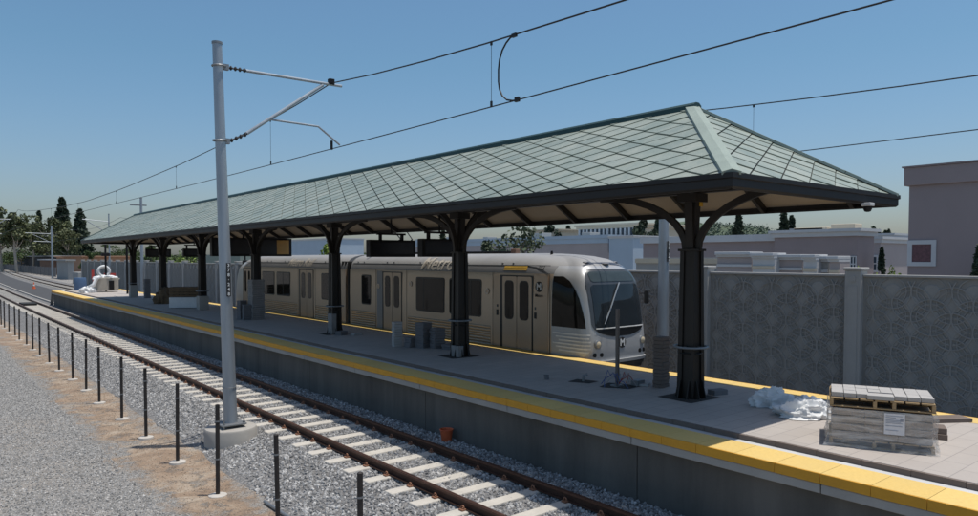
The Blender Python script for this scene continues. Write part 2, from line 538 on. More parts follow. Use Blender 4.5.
PZ = 1.05
PY0, PY1 = -5.0, 68.5
p = MB(); y = PY0
p.box(9.05, 13.85, PY0, PY1 - .01, -.45, PZ - .13)
while y < PY1 - .01:
    y2 = min(y + 6.1, PY1)
    p.box(9.02, 9.045, y + .008, y2 - .008, -.45, PZ - .26, .006); p.box(13.855, 13.88, y + .008, y2 - .008, -.45, PZ - .26)
    y = y2
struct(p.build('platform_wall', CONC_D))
p = MB()                                     # the overhanging lip the tiles lie on
seg = 3.05
y = PY0
while y < PY1 - .01:
    y2 = min(y + seg, PY1)
    p.box(8.86, 9.75, y + .006, y2 - .006, PZ - .25, PZ - .125, .012)
    p.box(13.15, 14.04, y + .006, y2 - .006, PZ - .25, PZ - .125, .012)
    y = y2
struct(p.build('platform_lip', CONC))
p = MB(); p.box(8.875, 14.025, PY0, PY1 - .004, PZ - .121, PZ - .012)
struct(p.build('platform_slab', pm('platform_bedding', (.52, .52, .52), .9, var=.18, scale=1.6, fine=60)))
p = MB(); y = PY0
fr = MB()
while y < PY1 - .1:
    y2 = min(y + .61, PY1)
    for (x0, x1) in ((8.85, 9.47), (13.43, 14.05)):
        p.box(x0 + (.02 if x0 < 10 else 0), x1 - (.02 if x0 > 10 else 0), y + .003, y2 - .003, PZ - .015, PZ + .012)
    fr.box(8.842, 8.868, y + .003, y2 - .003, PZ - .118, PZ + .011)
    fr.box(14.032, 14.058, y + .003, y2 - .003, PZ - .118, PZ + .011)
    y = y2
struct(p.build('platform_edge_tiles', TACTILE))
struct(fr.build('platform_edge_facing', YELFRONT))
PT = 1.12
p = MB()
p.box(9.74, 13.24, -.3, PY1 - .3, PZ - .02, PT, .006)
p.box(9.74, 12.62, PY0, -.302, PZ - .02, PT, .006)
struct(p.build('platform_paving', PAVING))
# paver edge course standing along both channels, its shade put into a darker brown
p = MB(); y = PY0
while y < PY1 - .9:
    p.box(9.685, 9.737, y + .004, y + .596, PZ - .02, PT - .006 + random.uniform(-.004, .004))
    p.box(13.245, 13.297, y + .004, y + .596, PZ - .02, PT - .006 + random.uniform(-.004, .004))
    y += .6
struct(p.build('platform_edge_course', PAVER_B))
# the steel ramp plate at the far end of the platform
p = MB(); p.poly([(8.86, 68.5, PZ), (9.1, 68.5, PZ), (9.1, 69.6, -.3), (8.86, 69.6, -.3)], (0, .06, 0))
p.build('platform_end_plate', GALV_D)['kind'] = 'structure'

# ------------------------------------------------------------------ scattered stones (uncountable)
def stones(name, m, verts_rows, density, size, seed, label_kind='stuff'):
    b = MB(); b.grid(verts_rows)
    o = b.build(name, m); o['kind'] = 'stuff'
    ng = bpy.data.node_groups.new(name + '_scatter', 'GeometryNodeTree')
    ng.interface.new_socket('Geometry', in_out='INPUT', socket_type='NodeSocketGeometry')
    ng.interface.new_socket('Geometry', in_out='OUTPUT', socket_type='NodeSocketGeometry')
    N = ng.nodes; L = ng.links
    gi = N.new('NodeGroupInput'); go = N.new('NodeGroupOutput')
    ds = N.new('GeometryNodeDistributePointsOnFaces'); ds.distribute_method = 'RANDOM'
    ds.inputs['Density'].default_value = density; ds.inputs['Seed'].default_value = seed
    ic = N.new('GeometryNodeMeshIcoSphere'); ic.inputs['Radius'].default_value = 1.0; ic.inputs['Subdivisions'].default_value = 1
    rp = N.new('FunctionNodeRandomValue'); rp.data_type = 'FLOAT_VECTOR'
    rp.inputs[0].default_value = (-.22,) * 3; rp.inputs[1].default_value = (.22,) * 3
    sp = N.new('GeometryNodeSetPosition'); L.new(ic.outputs[0], sp.inputs['Geometry']); L.new(rp.outputs[0], sp.inputs['Offset'])
    sm = N.new('GeometryNodeSetMaterial'); sm.inputs['Material'].default_value = m; L.new(sp.outputs[0], sm.inputs[0])
    ss = N.new('GeometryNodeSetShadeSmooth'); ss.inputs['Shade Smooth'].default_value = False; L.new(sm.outputs[0], ss.inputs[0])
    rs = N.new('FunctionNodeRandomValue'); rs.data_type = 'FLOAT_VECTOR'
    rs.inputs[0].default_value = (size * .45, size * .4, size * .3); rs.inputs[1].default_value = (size * 1.15, size, size * .7)
    rr = N.new('FunctionNodeRandomValue'); rr.data_type = 'FLOAT_VECTOR'
    rr.inputs[0].default_value = (0, 0, 0); rr.inputs[1].default_value = (6.28, 6.28, 6.28)
    ip = N.new('GeometryNodeInstanceOnPoints')
    L.new(gi.outputs[0], ds.inputs[0]); L.new(ds.outputs['Points'], ip.inputs['Points']); L.new(ss.outputs[0], ip.inputs['Instance'])
    L.new(rs.outputs[0], ip.inputs['Scale']); L.new(rr.outputs[0], ip.inputs['Rotation'])
    L.new(ip.outputs[0], go.inputs[0])
    md = o.modifiers.new('scatter', 'NODES'); md.node_group = ng
    return o
rows = []
for i in range(60):
    y = 4 + i * .7
    rows.append([(x + random.uniform(-.1, .1) * (j == 0), y, z) for j, (x, z) in enumerate([(4.72, -.4), (5.05, -.345), (5.75, -.21), (6.1, -.198), (8.2, -.188), (8.5, -.155), (9.0, -.15)])])
stones('loose_ballast_stones', ROCK, rows, 330, .047, 1)
rows = [[(x, y, -.4) for x in (-1.5, .5, 2.2, 3.1)] for y in (8, 14, 20, 26, 32, 40)]
stones('loose_gravel', GROCK, rows, 360, .028, 2)
rows = [[(x, y, -.4) for x in (3.1, 3.9, 4.75)] for y in (6, 14, 20, 26, 40)]
stones('dirt_pebbles', rock_mat('dirt_clods', ((.15, .10, .065), (.30, .22, .15), (.42, .33, .25), (.50, .45, .38))), rows, 150, .017, 3)

# ------------------------------------------------------------------ railway tracks
def rail_profile_bar(b, x, ys_, head):
    for (x0, x1, z0, z1) in ((-.068, .068, -.148, -.128), (-.009, .009, -.13, -.035), (-.036, .036, -.036, 0)):
        if (z1 == 0) != head: continue
        prev = None
        for y in ys_:
            c = curve_x(y)
            cur = b.ring([(x + c + a, y, z) for a, z in ((x0, z0), (x1, z0), (x1, z1), (x0, z1))])
            if prev:
                for k in range(4): b.b.faces.new((prev[k], prev[(k + 1) % 4], cur[(k + 1) % 4], cur[k]))
            else: b.b.faces.new(cur[::-1])
            prev = cur
        b.b.faces.new(prev)
def make_track(cx, label, n_parts, y0):
    t = thing('railway_track', label, 'railway track', (cx, 0, 0), 'station tracks')
    ys_ = [-6, 20, 40, 60] + list(range(70, 421, 10))
    for sx in (-.7525, .7525):
        b = MB(); rail_profile_bar(b, cx + sx, ys_, False); r_ = b.build('rail', RAILM, t)
        b = MB(); rail_profile_bar(b, cx + sx, ys_, True); b.build('rail_head', RAILHEAD, r_)
    sl_ = MB()
    sl_.box(cx - 1.3, cx + 1.3, -.125, .125, -.36, -.152, .025)
    s0 = sl_.build('sleeper', SLEEPER, t)
    cl = MB()
    for s in (-1, 1):
        cl.box(cx - .7525 + s * .10 - .045, cx - .7525 + s * .10 + .045, -.05, .05, -.152, -.125, .008)
        cl.torus((cx - .7525 + s * .095, 0, -.112), .035, .012, 10, 6, 'X')
    cl.box(cx - .7525 - .06, cx - .7525 + .06, -.05, .05, -.1515, -.1485)
    c0 = cl.build('rail_clip', CLIPM, s0)
    c1 = c0.copy(); COL.objects.link(c1); c1.parent = s0; c1.location = (1.505, 0, 0)
    s0.location = (0, y0, 0)
    for i in range(1, n_parts):
        s_ = s0.copy(); COL.objects.link(s_); s_.parent = t
        s_.location = (curve_x(y0 + i * .762), y0 + i * .762 + random.uniform(-.012, .012), random.uniform(-.004, .004)); s_.rotation_euler = (0, 0, random.uniform(-.006, .006))
        if i < 48:
            for c in (c0, c1):
                q = c.copy(); COL.objects.link(q); q.parent = s_
    far = MB(); y = y0 + n_parts * .762
    while y < 320:
        c = curve_x(y); far.box(cx + c - 1.3, cx + c + 1.3, y - .125, y + .125, -.36, -.152); y += .762
    f = far.build('distant_sleepers', SLEEPER, t); f['kind'] = 'stuff'
    return t
make_track(7.41, 'near railway track with rusty rails on pale concrete sleepers, in front of the platform', 96, 2.55)
make_track(15.47, 'far railway track running under the silver train behind the platform', 20, 63)

# ------------------------------------------------------------------ canopy
CX_, EZ, RZ = 11.45, 4.95, 6.63
EX0, EX1, EY0, EY1 = 8.70, 14.20, 5.36, 53.4
RY0, RY1 = 7.9, 50.9
canopy = thing('station_canopy', 'long hip roofed platform canopy with green diamond shingles on dark bronze columns', 'canopy', (CX_, 8.1, PT))

def clip_poly(poly, clip):
    """convex clip in 2D (clip counter-clockwise)"""
    out = poly
    for i in range(len(clip)):
        a, b_ = clip[i], clip[(i + 1) % len(clip)]
        inp = out; out = []
        if not inp: return []
        def side(q): return (b_[0] - a[0]) * (q[1] - a[1]) - (b_[1] - a[1]) * (q[0] - a[0])
        for j in range(len(inp)):
            p_, q_ = inp[j], inp[(j + 1) % len(inp)]
            sp_, sq_ = side(p_), side(q_)
            if sp_ >= 0: out.append(p_)
            if (sp_ >= 0) != (sq_ >= 0):
                t_ = sp_ / (sp_ - sq_); out.append((p_[0] + (q_[0] - p_[0]) * t_, p_[1] + (q_[1] - p_[1]) * t_))
    return out
def shingle_face(b, O, U, V, quad, wd=.87, ht=.465):
    """diamond shingles over a plane: O origin, U along the eave, V up the slope, quad the outline in (u, v)"""
    N = U.cross(V).normalized()
    if N.z < 0: N = -N
    u0 = min(q[0] for q in quad); u1 = max(q[0] for q in quad); v1 = max(q[1] for q in quad)
    area = sum(quad[i][0] * quad[(i + 1) % len(quad)][1] - quad[(i + 1) % len(quad)][0] * quad[i][1] for i in range(len(quad)))
    if area < 0: quad = quad[::-1]
    gap = .95
    j = -1
    while j * ht / 2 < v1 + ht:
        i = int(u0 / wd) - 2
        while i * wd < u1 + wd:
            cu = i * wd + (wd / 2 if j % 2 else 0); cv = j * ht / 2
            d = [(cu - wd / 2 * gap, cv), (cu, cv - ht / 2 * gap), (cu + wd / 2 * gap, cv), (cu, cv + ht / 2 * gap)]
            c = clip_poly(d, quad)
            if len(c) >= 3:
                ok = []
                for q in c:
                    if not ok or (abs(q[0] - ok[-1][0]) + abs(q[1] - ok[-1][1])) > 1e-4: ok.append(q)
                if len(ok) >= 3:
                    lift = lambda q: .012 + .022 * max(0, min(1, (cv + ht / 2 - q[1]) / ht))
                    jz = random.uniform(-.004, .006)
                    top = b.ring([O + U * q[0] + V * q[1] + N * (lift(q) + jz) for q in ok])
                    bot = b.ring([O + U * q[0] + V * q[1] + N * .002 for q in ok])
                    b.b.faces.new(top)
                    for k in range(len(ok)):
                        b.b.faces.new((bot[k], bot[(k + 1) % len(ok)], top[(k + 1) % len(ok)], top[k]))
            i += 1
        j += 1
hx = CX_ - EX0
rise = RZ - EZ
sl_len = math.hypot(hx, rise); V1 = Vector((hx, 0, rise)) / sl_len
V2 = Vector((-hx, 0, rise)) / sl_len
ey = RY0 - EY0
sl2 = math.hypot(ey, rise)
def corners(dz): 
    return [Vector((EX0, EY0, EZ + dz)), Vector((EX1, EY0, EZ + dz)), Vector((EX1, EY1, EZ + dz)), Vector((EX0, EY1, EZ + dz)), Vector((CX_, RY0, RZ + dz)), Vector((CX_, RY1, RZ + dz))]
dk = MB()
A, B_, C_, D_, E_, F_ = corners(0)
a, b2, c2, d2, e2, f2 = corners(-.07)
for f in ((A, E_, F_, D_), (A, B_, E_), (B_, C_, F_, E_), (C_, D_, F_)): dk.poly(f)
dk.build('roof_deck', UNDERLAY, canopy)
sf = MB()
for f in ((a, e2, f2, d2), (a, b2, e2), (b2, c2, f2, e2), (c2, d2, f2)): sf.poly(f)
sf.build('soffit', SOFFIT, canopy)
for (O, U, V, quad) in (
        (A, Vector((0, 1, 0)), V1, [(0, 0), (EY1 - EY0, 0), (RY1 - EY0, sl_len), (ey, sl_len)]),
        (B_, Vector((0, 1, 0)), V2, [(0, 0), (EY1 - EY0, 0), (RY1 - EY0, sl_len), (ey, sl_len)]),
        (A, Vector((1, 0, 0)), Vector((0, ey, rise)) / sl2, [(0, 0), (EX1 - EX0, 0), (hx, sl2)]),
        (D_, Vector((1, 0, 0)), Vector((0, -ey, rise)) / sl2, [(0, 0), (EX1 - EX0, 0), (hx, sl2)])):
    sh = MB(); shingle_face(sh, O, U, V, quad)
    sh.build('roof_slope', SHINGLE, canopy)
def hip(P, Q):
    b = MB(); d = (Q - P).normalized(); s = d.cross(Vector((0, 0, 1))).normalized(); n = s.cross(d).normalized()
    w = .13
    for k, (q0, q1) in enumerate(((P, P + (Q - P) * .26), (P + (Q - P) * .255, Q + d * .03))):
        dz = .004 * (1 - k)
        prof = [(-w, -.028), (-w, .022), (0, .062), (w, .022), (w, -.028)]
        r0 = b.ring([q0 + s * x + n * (z + dz + .012) for x, z in prof]); r1 = b.ring([q1 + s * x + n * (z + dz + .012) for x, z in prof])
        for i in range(4): b.b.faces.new((r0[i], r0[i + 1], r1[i + 1], r1[i]))
        b.b.faces.new(r0); b.b.faces.new(r1)
    return b.build('hip_cap', COPGREEN, canopy)
for P, Q in ((A, E_), (B_, E_), (C_, F_), (D_, F_)): hip(P, Q)
rb = MB()
prof = [(-.13, -.05), (-.12, .04), (-.05, .09), (.05, .09), (.12, .04), (.13, -.05)]
r0 = rb.ring([Vector((CX_ + x, RY0 - .12, RZ + z)) for x, z in prof]); r1 = rb.ring([Vector((CX_ + x, RY1 + .12, RZ + z)) for x, z in prof])
for i in range(5): rb.b.faces.new((r0[i], r0[i + 1], r1[i + 1], r1[i]))
rb.b.faces.new(r0); rb.b.faces.new(r1)
rb.build('ridge_cap', RIDGEM, canopy)
# fascia boards, a stepped gutter profile
FT, FB = EZ + .012, EZ - .20
def fascia(p0, p1, nrm):
    b = MB(); p0 = Vector(p0); p1 = Vector(p1); n = Vector(nrm); d = (p1 - p0).normalized()
    prof = [(0.0, 0.02), (.075, .02), (.075, -.05), (.05, -.06), (.05, -.17), (.02, -.20), (-.05, -.20), (-.05, -.16), (0, -.16)]
    r0 = b.ring([p0 - d * max(0, o_) * 1 + n * o_ + Vector((0, 0, z)) for o_, z in prof])
    r1 = b.ring([p1 + d * max(0, o_) * 1 + n * o_ + Vector((0, 0, z)) for o_, z in prof])
    m_ = len(prof)
    for i in range(m_): b.b.faces.new((r0[i], r0[(i + 1) % m_], r1[(i + 1) % m_], r1[i]))
    b.b.faces.new(r0); b.b.faces.new(r1)
    return b.build('fascia', FASC, canopy)
fascia((EX0, EY0, EZ), (EX0, EY1, EZ), (-1, 0, 0)); fascia((EX1, EY1, EZ), (EX1, EY0, EZ), (1, 0, 0))
fascia((EX1, EY0, EZ), (EX0, EY0, EZ), (0, -1, 0)); fascia((EX0, EY1, EZ), (EX1, EY1, EZ), (0, 1, 0))
# rafters, purlins and the spine beam under the soffit
NCOL, CY0, CSP = 7, 7.92, 7.38
CCX = 11.52
rows_y = [CY0 + k * CSP / 4 for k in range(-1, 26)]
for y in rows_y:
    if y < EY0 + .2 or y > EY1 - .2: continue
    for s, ex in ((-1, EX0), (1, EX1)):
        lim = 1.0
        if y < RY0: lim = (y - EY0) / ey
        if y > RY1: lim = (EY1 - y) / (EY1 - RY1)
        b = MB()
        q0 = Vector((ex - s * .06, y, EZ - .145)); q1 = Vector((ex + (CX_ - ex) * lim, y, EZ + rise * lim - .145))
        b.bar([q0, q1], .075, .145, (0, 1, 0)); b.build('rafter', FASC, canopy)
for s, xx, w in ((-1, 9.75, .12), (1, 13.15, .12)):
    b = MB(); zz = EZ + rise * (1 - abs(xx - CX_) / hx) - .30
    b.box(xx - w / 2, xx + w / 2, EY0 + 1.15, EY1 - 1.15, zz - .1, zz + .1)
    b.build('purlin', BRONZE, canopy)
b = MB(); b.box(CCX - .09, CCX + .09, RY0 - 1.2, RY1 + 1.2, 5.02, 5.24); b.build('spine_beam', BRONZE, canopy)

def make_column(y, k):
    c = MB()
    z0, zc = PT, 3.93
    def sec(z, h, notch):
        n_ = notch
        pts = [(-h, -h), (-n_, -h), (-n_, -h + .03), (n_, -h + .03), (n_, -h), (h, -h), (h, -n_), (h - .03, -n_), (h - .03, n_), (h, n_), (h, h),
               (n_, h), (n_, h - .03), (-n_, h - .03), (-n_, h), (-h, h), (-h, n_), (-h + .03, n_), (-h + .03, -n_), (-h, -n_)]
        return [(CCX + px, y + py, z) for px, py in pts]
    prev = None
    for z, h in ((z0 - .05, .185), (zc, .155)):
        cur = c.ring(sec(z, h, h * .45))
        if prev:
            m_ = len(cur)
            for i in range(m_): c.b.faces.new((prev[i], prev[(i + 1) % m_], cur[(i + 1) % m_], cur[i]))
        else: c.b.faces.new(cur[::-1])
        prev = cur
    c.b.faces.new(prev)
    col = c.build('column', BRONZE, canopy)
    b = MB(); b.box(CCX - .19, CCX + .19, y - .19, y + .19, zc, zc + .045, .008); b.build('column_band', BRONZE, col)
    b = MB()
    for ax in (0, 1):
        for s in (-1, 1):
            w0 = .06
            q = (CCX + s * w0, y) if ax == 0 else (CCX, y + s * w0)
            b.bar([(q[0], q[1], zc + .045), (q[0] + (s * .05 if ax == 0 else 0), q[1] + (s * .05 if ax else 0), 5.03)], .17, .05, (0, 1, 0) if ax == 0 else (1, 0, 0))
    b.box(CCX - .2, CCX + .2, y - .2, y + .2, 4.86, 5.02)
    b.build('column_head', BRONZE, col)
    for dx, dy, reach, top in ((0, 1, 2.3, 5.06), (0, -1, 2.3, 5.06), (1, 0, .95, 5.1), (-1, 0, .95, 5.1)):
        if k == 0 and dx: continue
        b = MB(); pts = []
        for i in range(11):
            t = i / 10 * PI / 2
            o_ = .13 + (reach - .13) * (1 - math.cos(t)); zz = zc + .02 + (top - zc - .02) * math.sin(t)
            pts.append((CCX + dx * o_, y + dy * o_, zz))
        b.bar(pts, .075, .13, (0, 1, 0) if dx else (1, 0, 0))
        b.build('brace_arm', BRONZE, col)
    if k in (0, 1, 2, 4, 6):
        b = MB(); b.torus((CCX, y, 2.10), .31, .024, 32, 8)
        for s in (-1, 1):
            b.box(CCX + s * .24 - .08, CCX + s * .24 + .08, y - .015, y + .015, 2.085, 2.115)
            b.box(CCX - .015, CCX + .015, y + s * .24 - .08, y + s * .24 + .08, 2.085, 2.115)
        b.build('bumper_ring', GALV_D, col)
        b = MB(); b.torus((CCX, y, 1.98), .205, .016, 24, 6); b.build('clamp_ring', BRONZE, col)
    if k < 3:
        for s, ax in ((-1, 0), (1, 0), (-1, 1), (1, 1)):
            for o_ in (-.1, .1):
                b = MB()
                tri = [(.18, PT - .01), (.28, PT - .01), (.20, PT + .34), (.17, PT + .34)]
                if ax == 0: b.poly([(CCX + s * u, y + o_ - .01, z) for u, z in tri], (0, .02, 0))
                else: b.poly([(CCX + o_ - .01, y + s * u, z) for u, z in tri], (.02, 0, 0))
                b.build('base_gusset', BRONZE, col)
    H = {1: (.30, 'half'), 2: (.72, 'half'), 3: (1.75, 'brick'), 4: (.72, 'full'), 5: (.6, 'full'), 6: (.85, 'full')}.get(k)
    if H:
        b = MB(); h_, kind = H
        if kind == 'half': b.box(CCX - .23, CCX - .05, y - .23, y + .1, PT, PT + h_, .01)
        elif kind == 'full': b.box(CCX - .24, CCX + .24, y - .24, y + .24, PT, PT + h_, .012)
        else:
            for i in range(19):
                o_ = random.uniform(-.012, .012); b.box(CCX - .27 + o_, CCX + .27 + o_, y - .27 - o_, y + .27 - o_, PT + i * .092, PT + i * .092 + .084, .006)
        b.build('column_cladding', CLAD if kind != 'full' else CONC, col)
    if k == 0:
        for z in (4.15, 4.78):
            b = MB(); b.box(CCX + .03, CCX + .13, y - .145, y - .13, z, z + .09); b.build('yellow_tag', YELTAPE, col)
    p_ = MB(); p_.box(CCX - .52, CCX + .42, y - .42, y + .45, PT + .002, PT + .006)
    return col
for k in range(NCOL):
    make_column(CY0 + k * CSP, k)
    if k < 3:
        b = MB(); y = CY0 + k * CSP
        pts = []
        for (px, py) in ((-.5, -.36), (.40, -.40), (.44, .42), (-.46, .44)): pts.append((CCX + px, y + py, PT + .004))
        b.poly(pts)
        struct(b.build('paving_opening', PIT))

# security camera under the end fascia
t = thing('security_camera', 'small white dome security camera under the near end of the canopy roof', 'camera', (12.85, 5.29, 4.75))
b = MB(); b.box(12.76, 12.94, 5.2, 5.36, 4.70, 4.76, .01); b.build('housing', TRIMW, t)
b = MB(); b.lathe([(.02, 4.60), (.05, 4.61), (.068, 4.65), (.07, 4.70)], (12.85, 5.28, 0), 16); b.build('dome', BLACKP, t, 40)

# hanging passenger information displays
def display(x0, x1, y, z0, z1, label, depth=.26):
    t = thing('hanging_display', label, 'display', ((x0 + x1) / 2, y, z0), 'black information displays hung under the canopy')
    b = MB(); b.box(x0, x1, y - depth / 2, y + depth / 2, z0, z1, .02); b.build('housing', BLACKP, t)
    for s in (-1, 1):
        b = MB(); b.box(x0 + .1, x1 - .1, y + s * (depth / 2 + .004) - .004, y + s * (depth / 2 + .004) + .004, z0 + .1, z1 - .07); b.build('screen', SCREEN, t)
    xm = (x0 + x1) / 2
    for s in (-1, 1):
        b = MB(); b.box(xm + s * .4 - .035, xm + s * .4 + .035, y - .05, y + .05, z1, z1 + .16); b.build('hanger', BLACKP, t)
    b = MB(); b.box(xm - .52, xm + .52, y - .045, y + .045, z1 + .16, z1 + .22)
    b.build('hanger_bar', BLACKP, t)
    top = EZ + rise * (1 - abs(xm - CX_) / hx) - .02
    b = MB(); b.tube([(xm, y, z1 + .22), (xm, y, top)], .03); b.build('drop_pole', BLACKP, t)
    return t
display(11.35, 12.75, 17.0, 3.83, 4.36, 'black information display partly behind the second canopy column')
display(10.95, 12.64, 19.3, 3.83, 4.37, 'black information display hung midway between second and third canopy columns')
display(10.3, 14.05, 32.2, 3.88, 4.72, 'long black display behind the fourth column with an amber glint painted on one end', .3)
b = MB(); b.box(13.3, 13.9, 32.03, 32.036, 3.98, 4.64); b.build('painted_amber_glint', pm('painted_amber_glint', (.5, .27, .06), .35), [o for o in bpy.data.objects if o.get('label', '').startswith('long black display')][0])  # reflected glint painted as an amber sheet, not a lit part
display(11.6, 12.8, 41.0, 3.86, 4.33, 'small black display hung between fifth and sixth canopy columns')
display(11.4, 12.9, 48.3, 3.86, 4.38, 'farthest black display hung between sixth and seventh canopy columns')

# ------------------------------------------------------------------ overhead line poles and wires
def digits_plate(t, x, y, z, body, w, h):
    b = MB(); b.box(x - w / 2, x + w / 2, y - .012, y, z - h / 2, z + h / 2)
    pl = b.build('number_plate', BLACKL, t)
    n_ = len(body)
    for i, ch in enumerate(body):
        tb = text_mesh(ch, w * 1.05, 0, .003)
        zz = z + h / 2 - (i + .5) * h / n_
        for v in tb.b.verts: v.co = Vector((x + v.co.x, y - .016, zz + v.co.y))
        tb.build('digit', WHITEL, pl, recalc=False)
def arm_set(t, px, y, zt, zb, wx, contact_z, reg=True, sgn=1, m=GALV):
    """cantilever: top tube to the messenger, diagonal strut, registration arm"""
    s = sgn
    r0 = .14
    for z in (zt, zb):
        b = MB(); b.torus((px, y, z), r0, .018, 20, 6); b.box(px + s * .15 - .06, px + s * .15 + .06, y - .05, y + .05, z - .06, z + .06); b.build('clamp_band', GALV_D, t)
        b = MB()
        q = Vector((px + s * .2, y, z)); e = Vector((px + s * .62, y, z + (.0 if z == zt else .22)))
        for i in range(4):
            c = q + (e - q) * (.15 + .24 * i)
            b.lathe([(.025, -.03), (.05, -.01), (.05, .01), (.025, .03)], tuple(c), 10, 'X')
        b.tube([q, e], .02, 8); b.build('insulator', BLACKPAD, t)
    tip = px + s * (abs(wx - px) + .28)
    b = MB(); b.tube([(px + s * .6, y, zt), (tip, y, zt + .02)], .033, 10); b.build('top_tube', m, t)
    jx = px + s * (abs(wx - px) - .22)
    b = MB(); b.tube([(px + s * .6, y, zb + .22), (jx, y, zt - .03)], .04, 10); b.build('diagonal_strut', m, t)
    b = MB(); b.box(wx - .07, wx + .07, y - .06, y + .06, zt + .01, zt + .15, .01); b.build('messenger_clamp', BLACKP, t)
    if reg:
        sx = px + s * (.6 + (abs(jx - px) - .6) * .28); sz = zb + .22 + (zt - .03 - zb - .22) * .28
        kx = px + s * (abs(wx - px) - .35)
        b = MB(); b.tube([(sx, y, sz), (kx, y, sz - .02), (wx + s * .22, y, contact_z + .12)], .024, 10); b.build('registration_arm', m, t)
        b = MB(); b.box(wx - .02, wx + .02, y - .03, y + .03, contact_z - .02, contact_z + .2); b.build('contact_clamp', BLACKP, t)
def pole(x, y, top, label, r0=.146, r1=.10, foot=True, lean=(0, 0)):
    t = thing('overhead_line_pole', label, 'pole', (x, y, -.35), 'overhead line poles')
    b = MB()
    zb = .12 if foot else -.3
    b.tube([(x + lean[0] * (z - zb) / (top - zb), y + lean[1] * (z - zb) / (top - zb), z) for z in (zb, (zb + top) / 2, top)], [r0, (r0 + r1) / 2, r1], 20)
    b.build('mast', GALV, t, 40)
    b = MB(); b.lathe([(r1 + .012, top - .03), (r1 + .012, top + .02), (.01, top + .05)], (x + lean[0], y + lean[1], 0), 20); b.build('mast_cap', GALV_D, t, 40)
    return t
NP = (5.42, 15.75)
np_ = pole(NP[0], NP[1], 8.5, 'tall grey overhead line pole on a round concrete base in front of the platform', lean=(-.19, 0))
b = MB(); b.lathe([(.56, -.5), (.56, -.02), (.54, 0.02), (.1, .025)], (NP[0], NP[1], 0), 40); b.build('foundation', CONC, np_, 40)
b = MB(); b.box(NP[0] - .27, NP[0] + .27, NP[1] - .27, NP[1] + .27, .085, .12, .006); b.build('base_plate', GALV_D, np_)
for sx in (-1, 1):
    for sy in (-1, 1):
        b = MB(); b.tube([(NP[0] + sx * .22, NP[1] + sy * .22, .02), (NP[0] + sx * .22, NP[1] + sy * .22, .25)], .018, 8)
        b.lathe([(.035, .12), (.035, .15)], (NP[0] + sx * .22, NP[1] + sy * .22, 0), 6); b.build('anchor_bolt', GALV_D, np_)
b = MB(); b.torus((NP[0] - .02, NP[1], .92), .152, .006, 24, 6); b.build('seam_band', GALV_D, np_)
digits_plate(np_, NP[0] - .055, NP[1] - .14, 3.32, '378\u00b7248', .092, .74)
# tip of the arm points across the track to the wires
arm_set(np_, 5.26, NP[1], 8.0, 6.38, 7.95, 6.46)

fp = pole(17.6, 13.1, 7.7, 'grey overhead line pole standing behind the front end of the train', .18, .13, False)
digits_plate(fp, 17.6, 12.92, 4.0, '376\u00b7246', .1, .62)
arm_set(fp, 17.6, 13.1, 7.4, 6.0, 15.5, 6.2, False, -1)
fp2 = pole(17.6, 44.5, 8.0, 'grey overhead line pole seen between rear canopy columns above the wall', .17, .12, False)
arm_set(fp2, 17.6, 44.5, 7.5, 6.2, 15.5, 6.2, True, -1)
fp3 = pole(17.6, 76, 9.75, 'overhead line pole with a crossbar rising behind the far end of the canopy roof', .16, .12, False)
b = MB(); b.box(16.6, 18.1, 75.92, 76.08, 8.98, 9.1); b.build('crossbar', GALV_D, fp3)
fp4 = pole(21.3, 163, 10.2, 'distant overhead line pole with long arms in front of tall trees', .2, .14, False)
for z, L_ in ((8.6, 4.4), (7.0, 3.0)):
    b = MB(); b.tube([(21.3, 163, z), (21.3 - L_, 163, z + .1)], .06, 6); b.build('top_tube', GALV, fp4)
b = MB(); b.tube([(21.3, 163, 6.8), (18.2, 163, 8.4)], .05, 6); b.build('diagonal_strut', GALV, fp4)
np2 = pole(6.8, 112, 9.4, 'distant overhead line pole at the edge of the picture by eucalyptus trees', .2, .14, False)
for z, L_ in ((8.9, 3.3), (7.0, 2.2)):
    b = MB(); b.tube([(6.8, 112, z), (6.8 + L_, 112, z)], .05, 6); b.build('top_tube', GALV, np2)
b = MB(); b.tube([(6.8, 112, 7.0), (9.4, 112, 8.8)], .05, 6); b.build('diagonal_strut', GALV, np2)
fp5 = pole(17.6, 91, 8.9, 'thin overhead line pole with an arm beyond the far roof corner', .1, .07, False)
b = MB(); b.tube([(17.6, 91, 8.0), (14.9, 91, 8.2)], .05, 6); b.build('top_tube', GALV, fp5)
b = MB(); b.tube([(17.6, 91, 6.6), (15.4, 91, 8.0)], .05, 6); b.build('diagonal_strut', GALV, fp5)

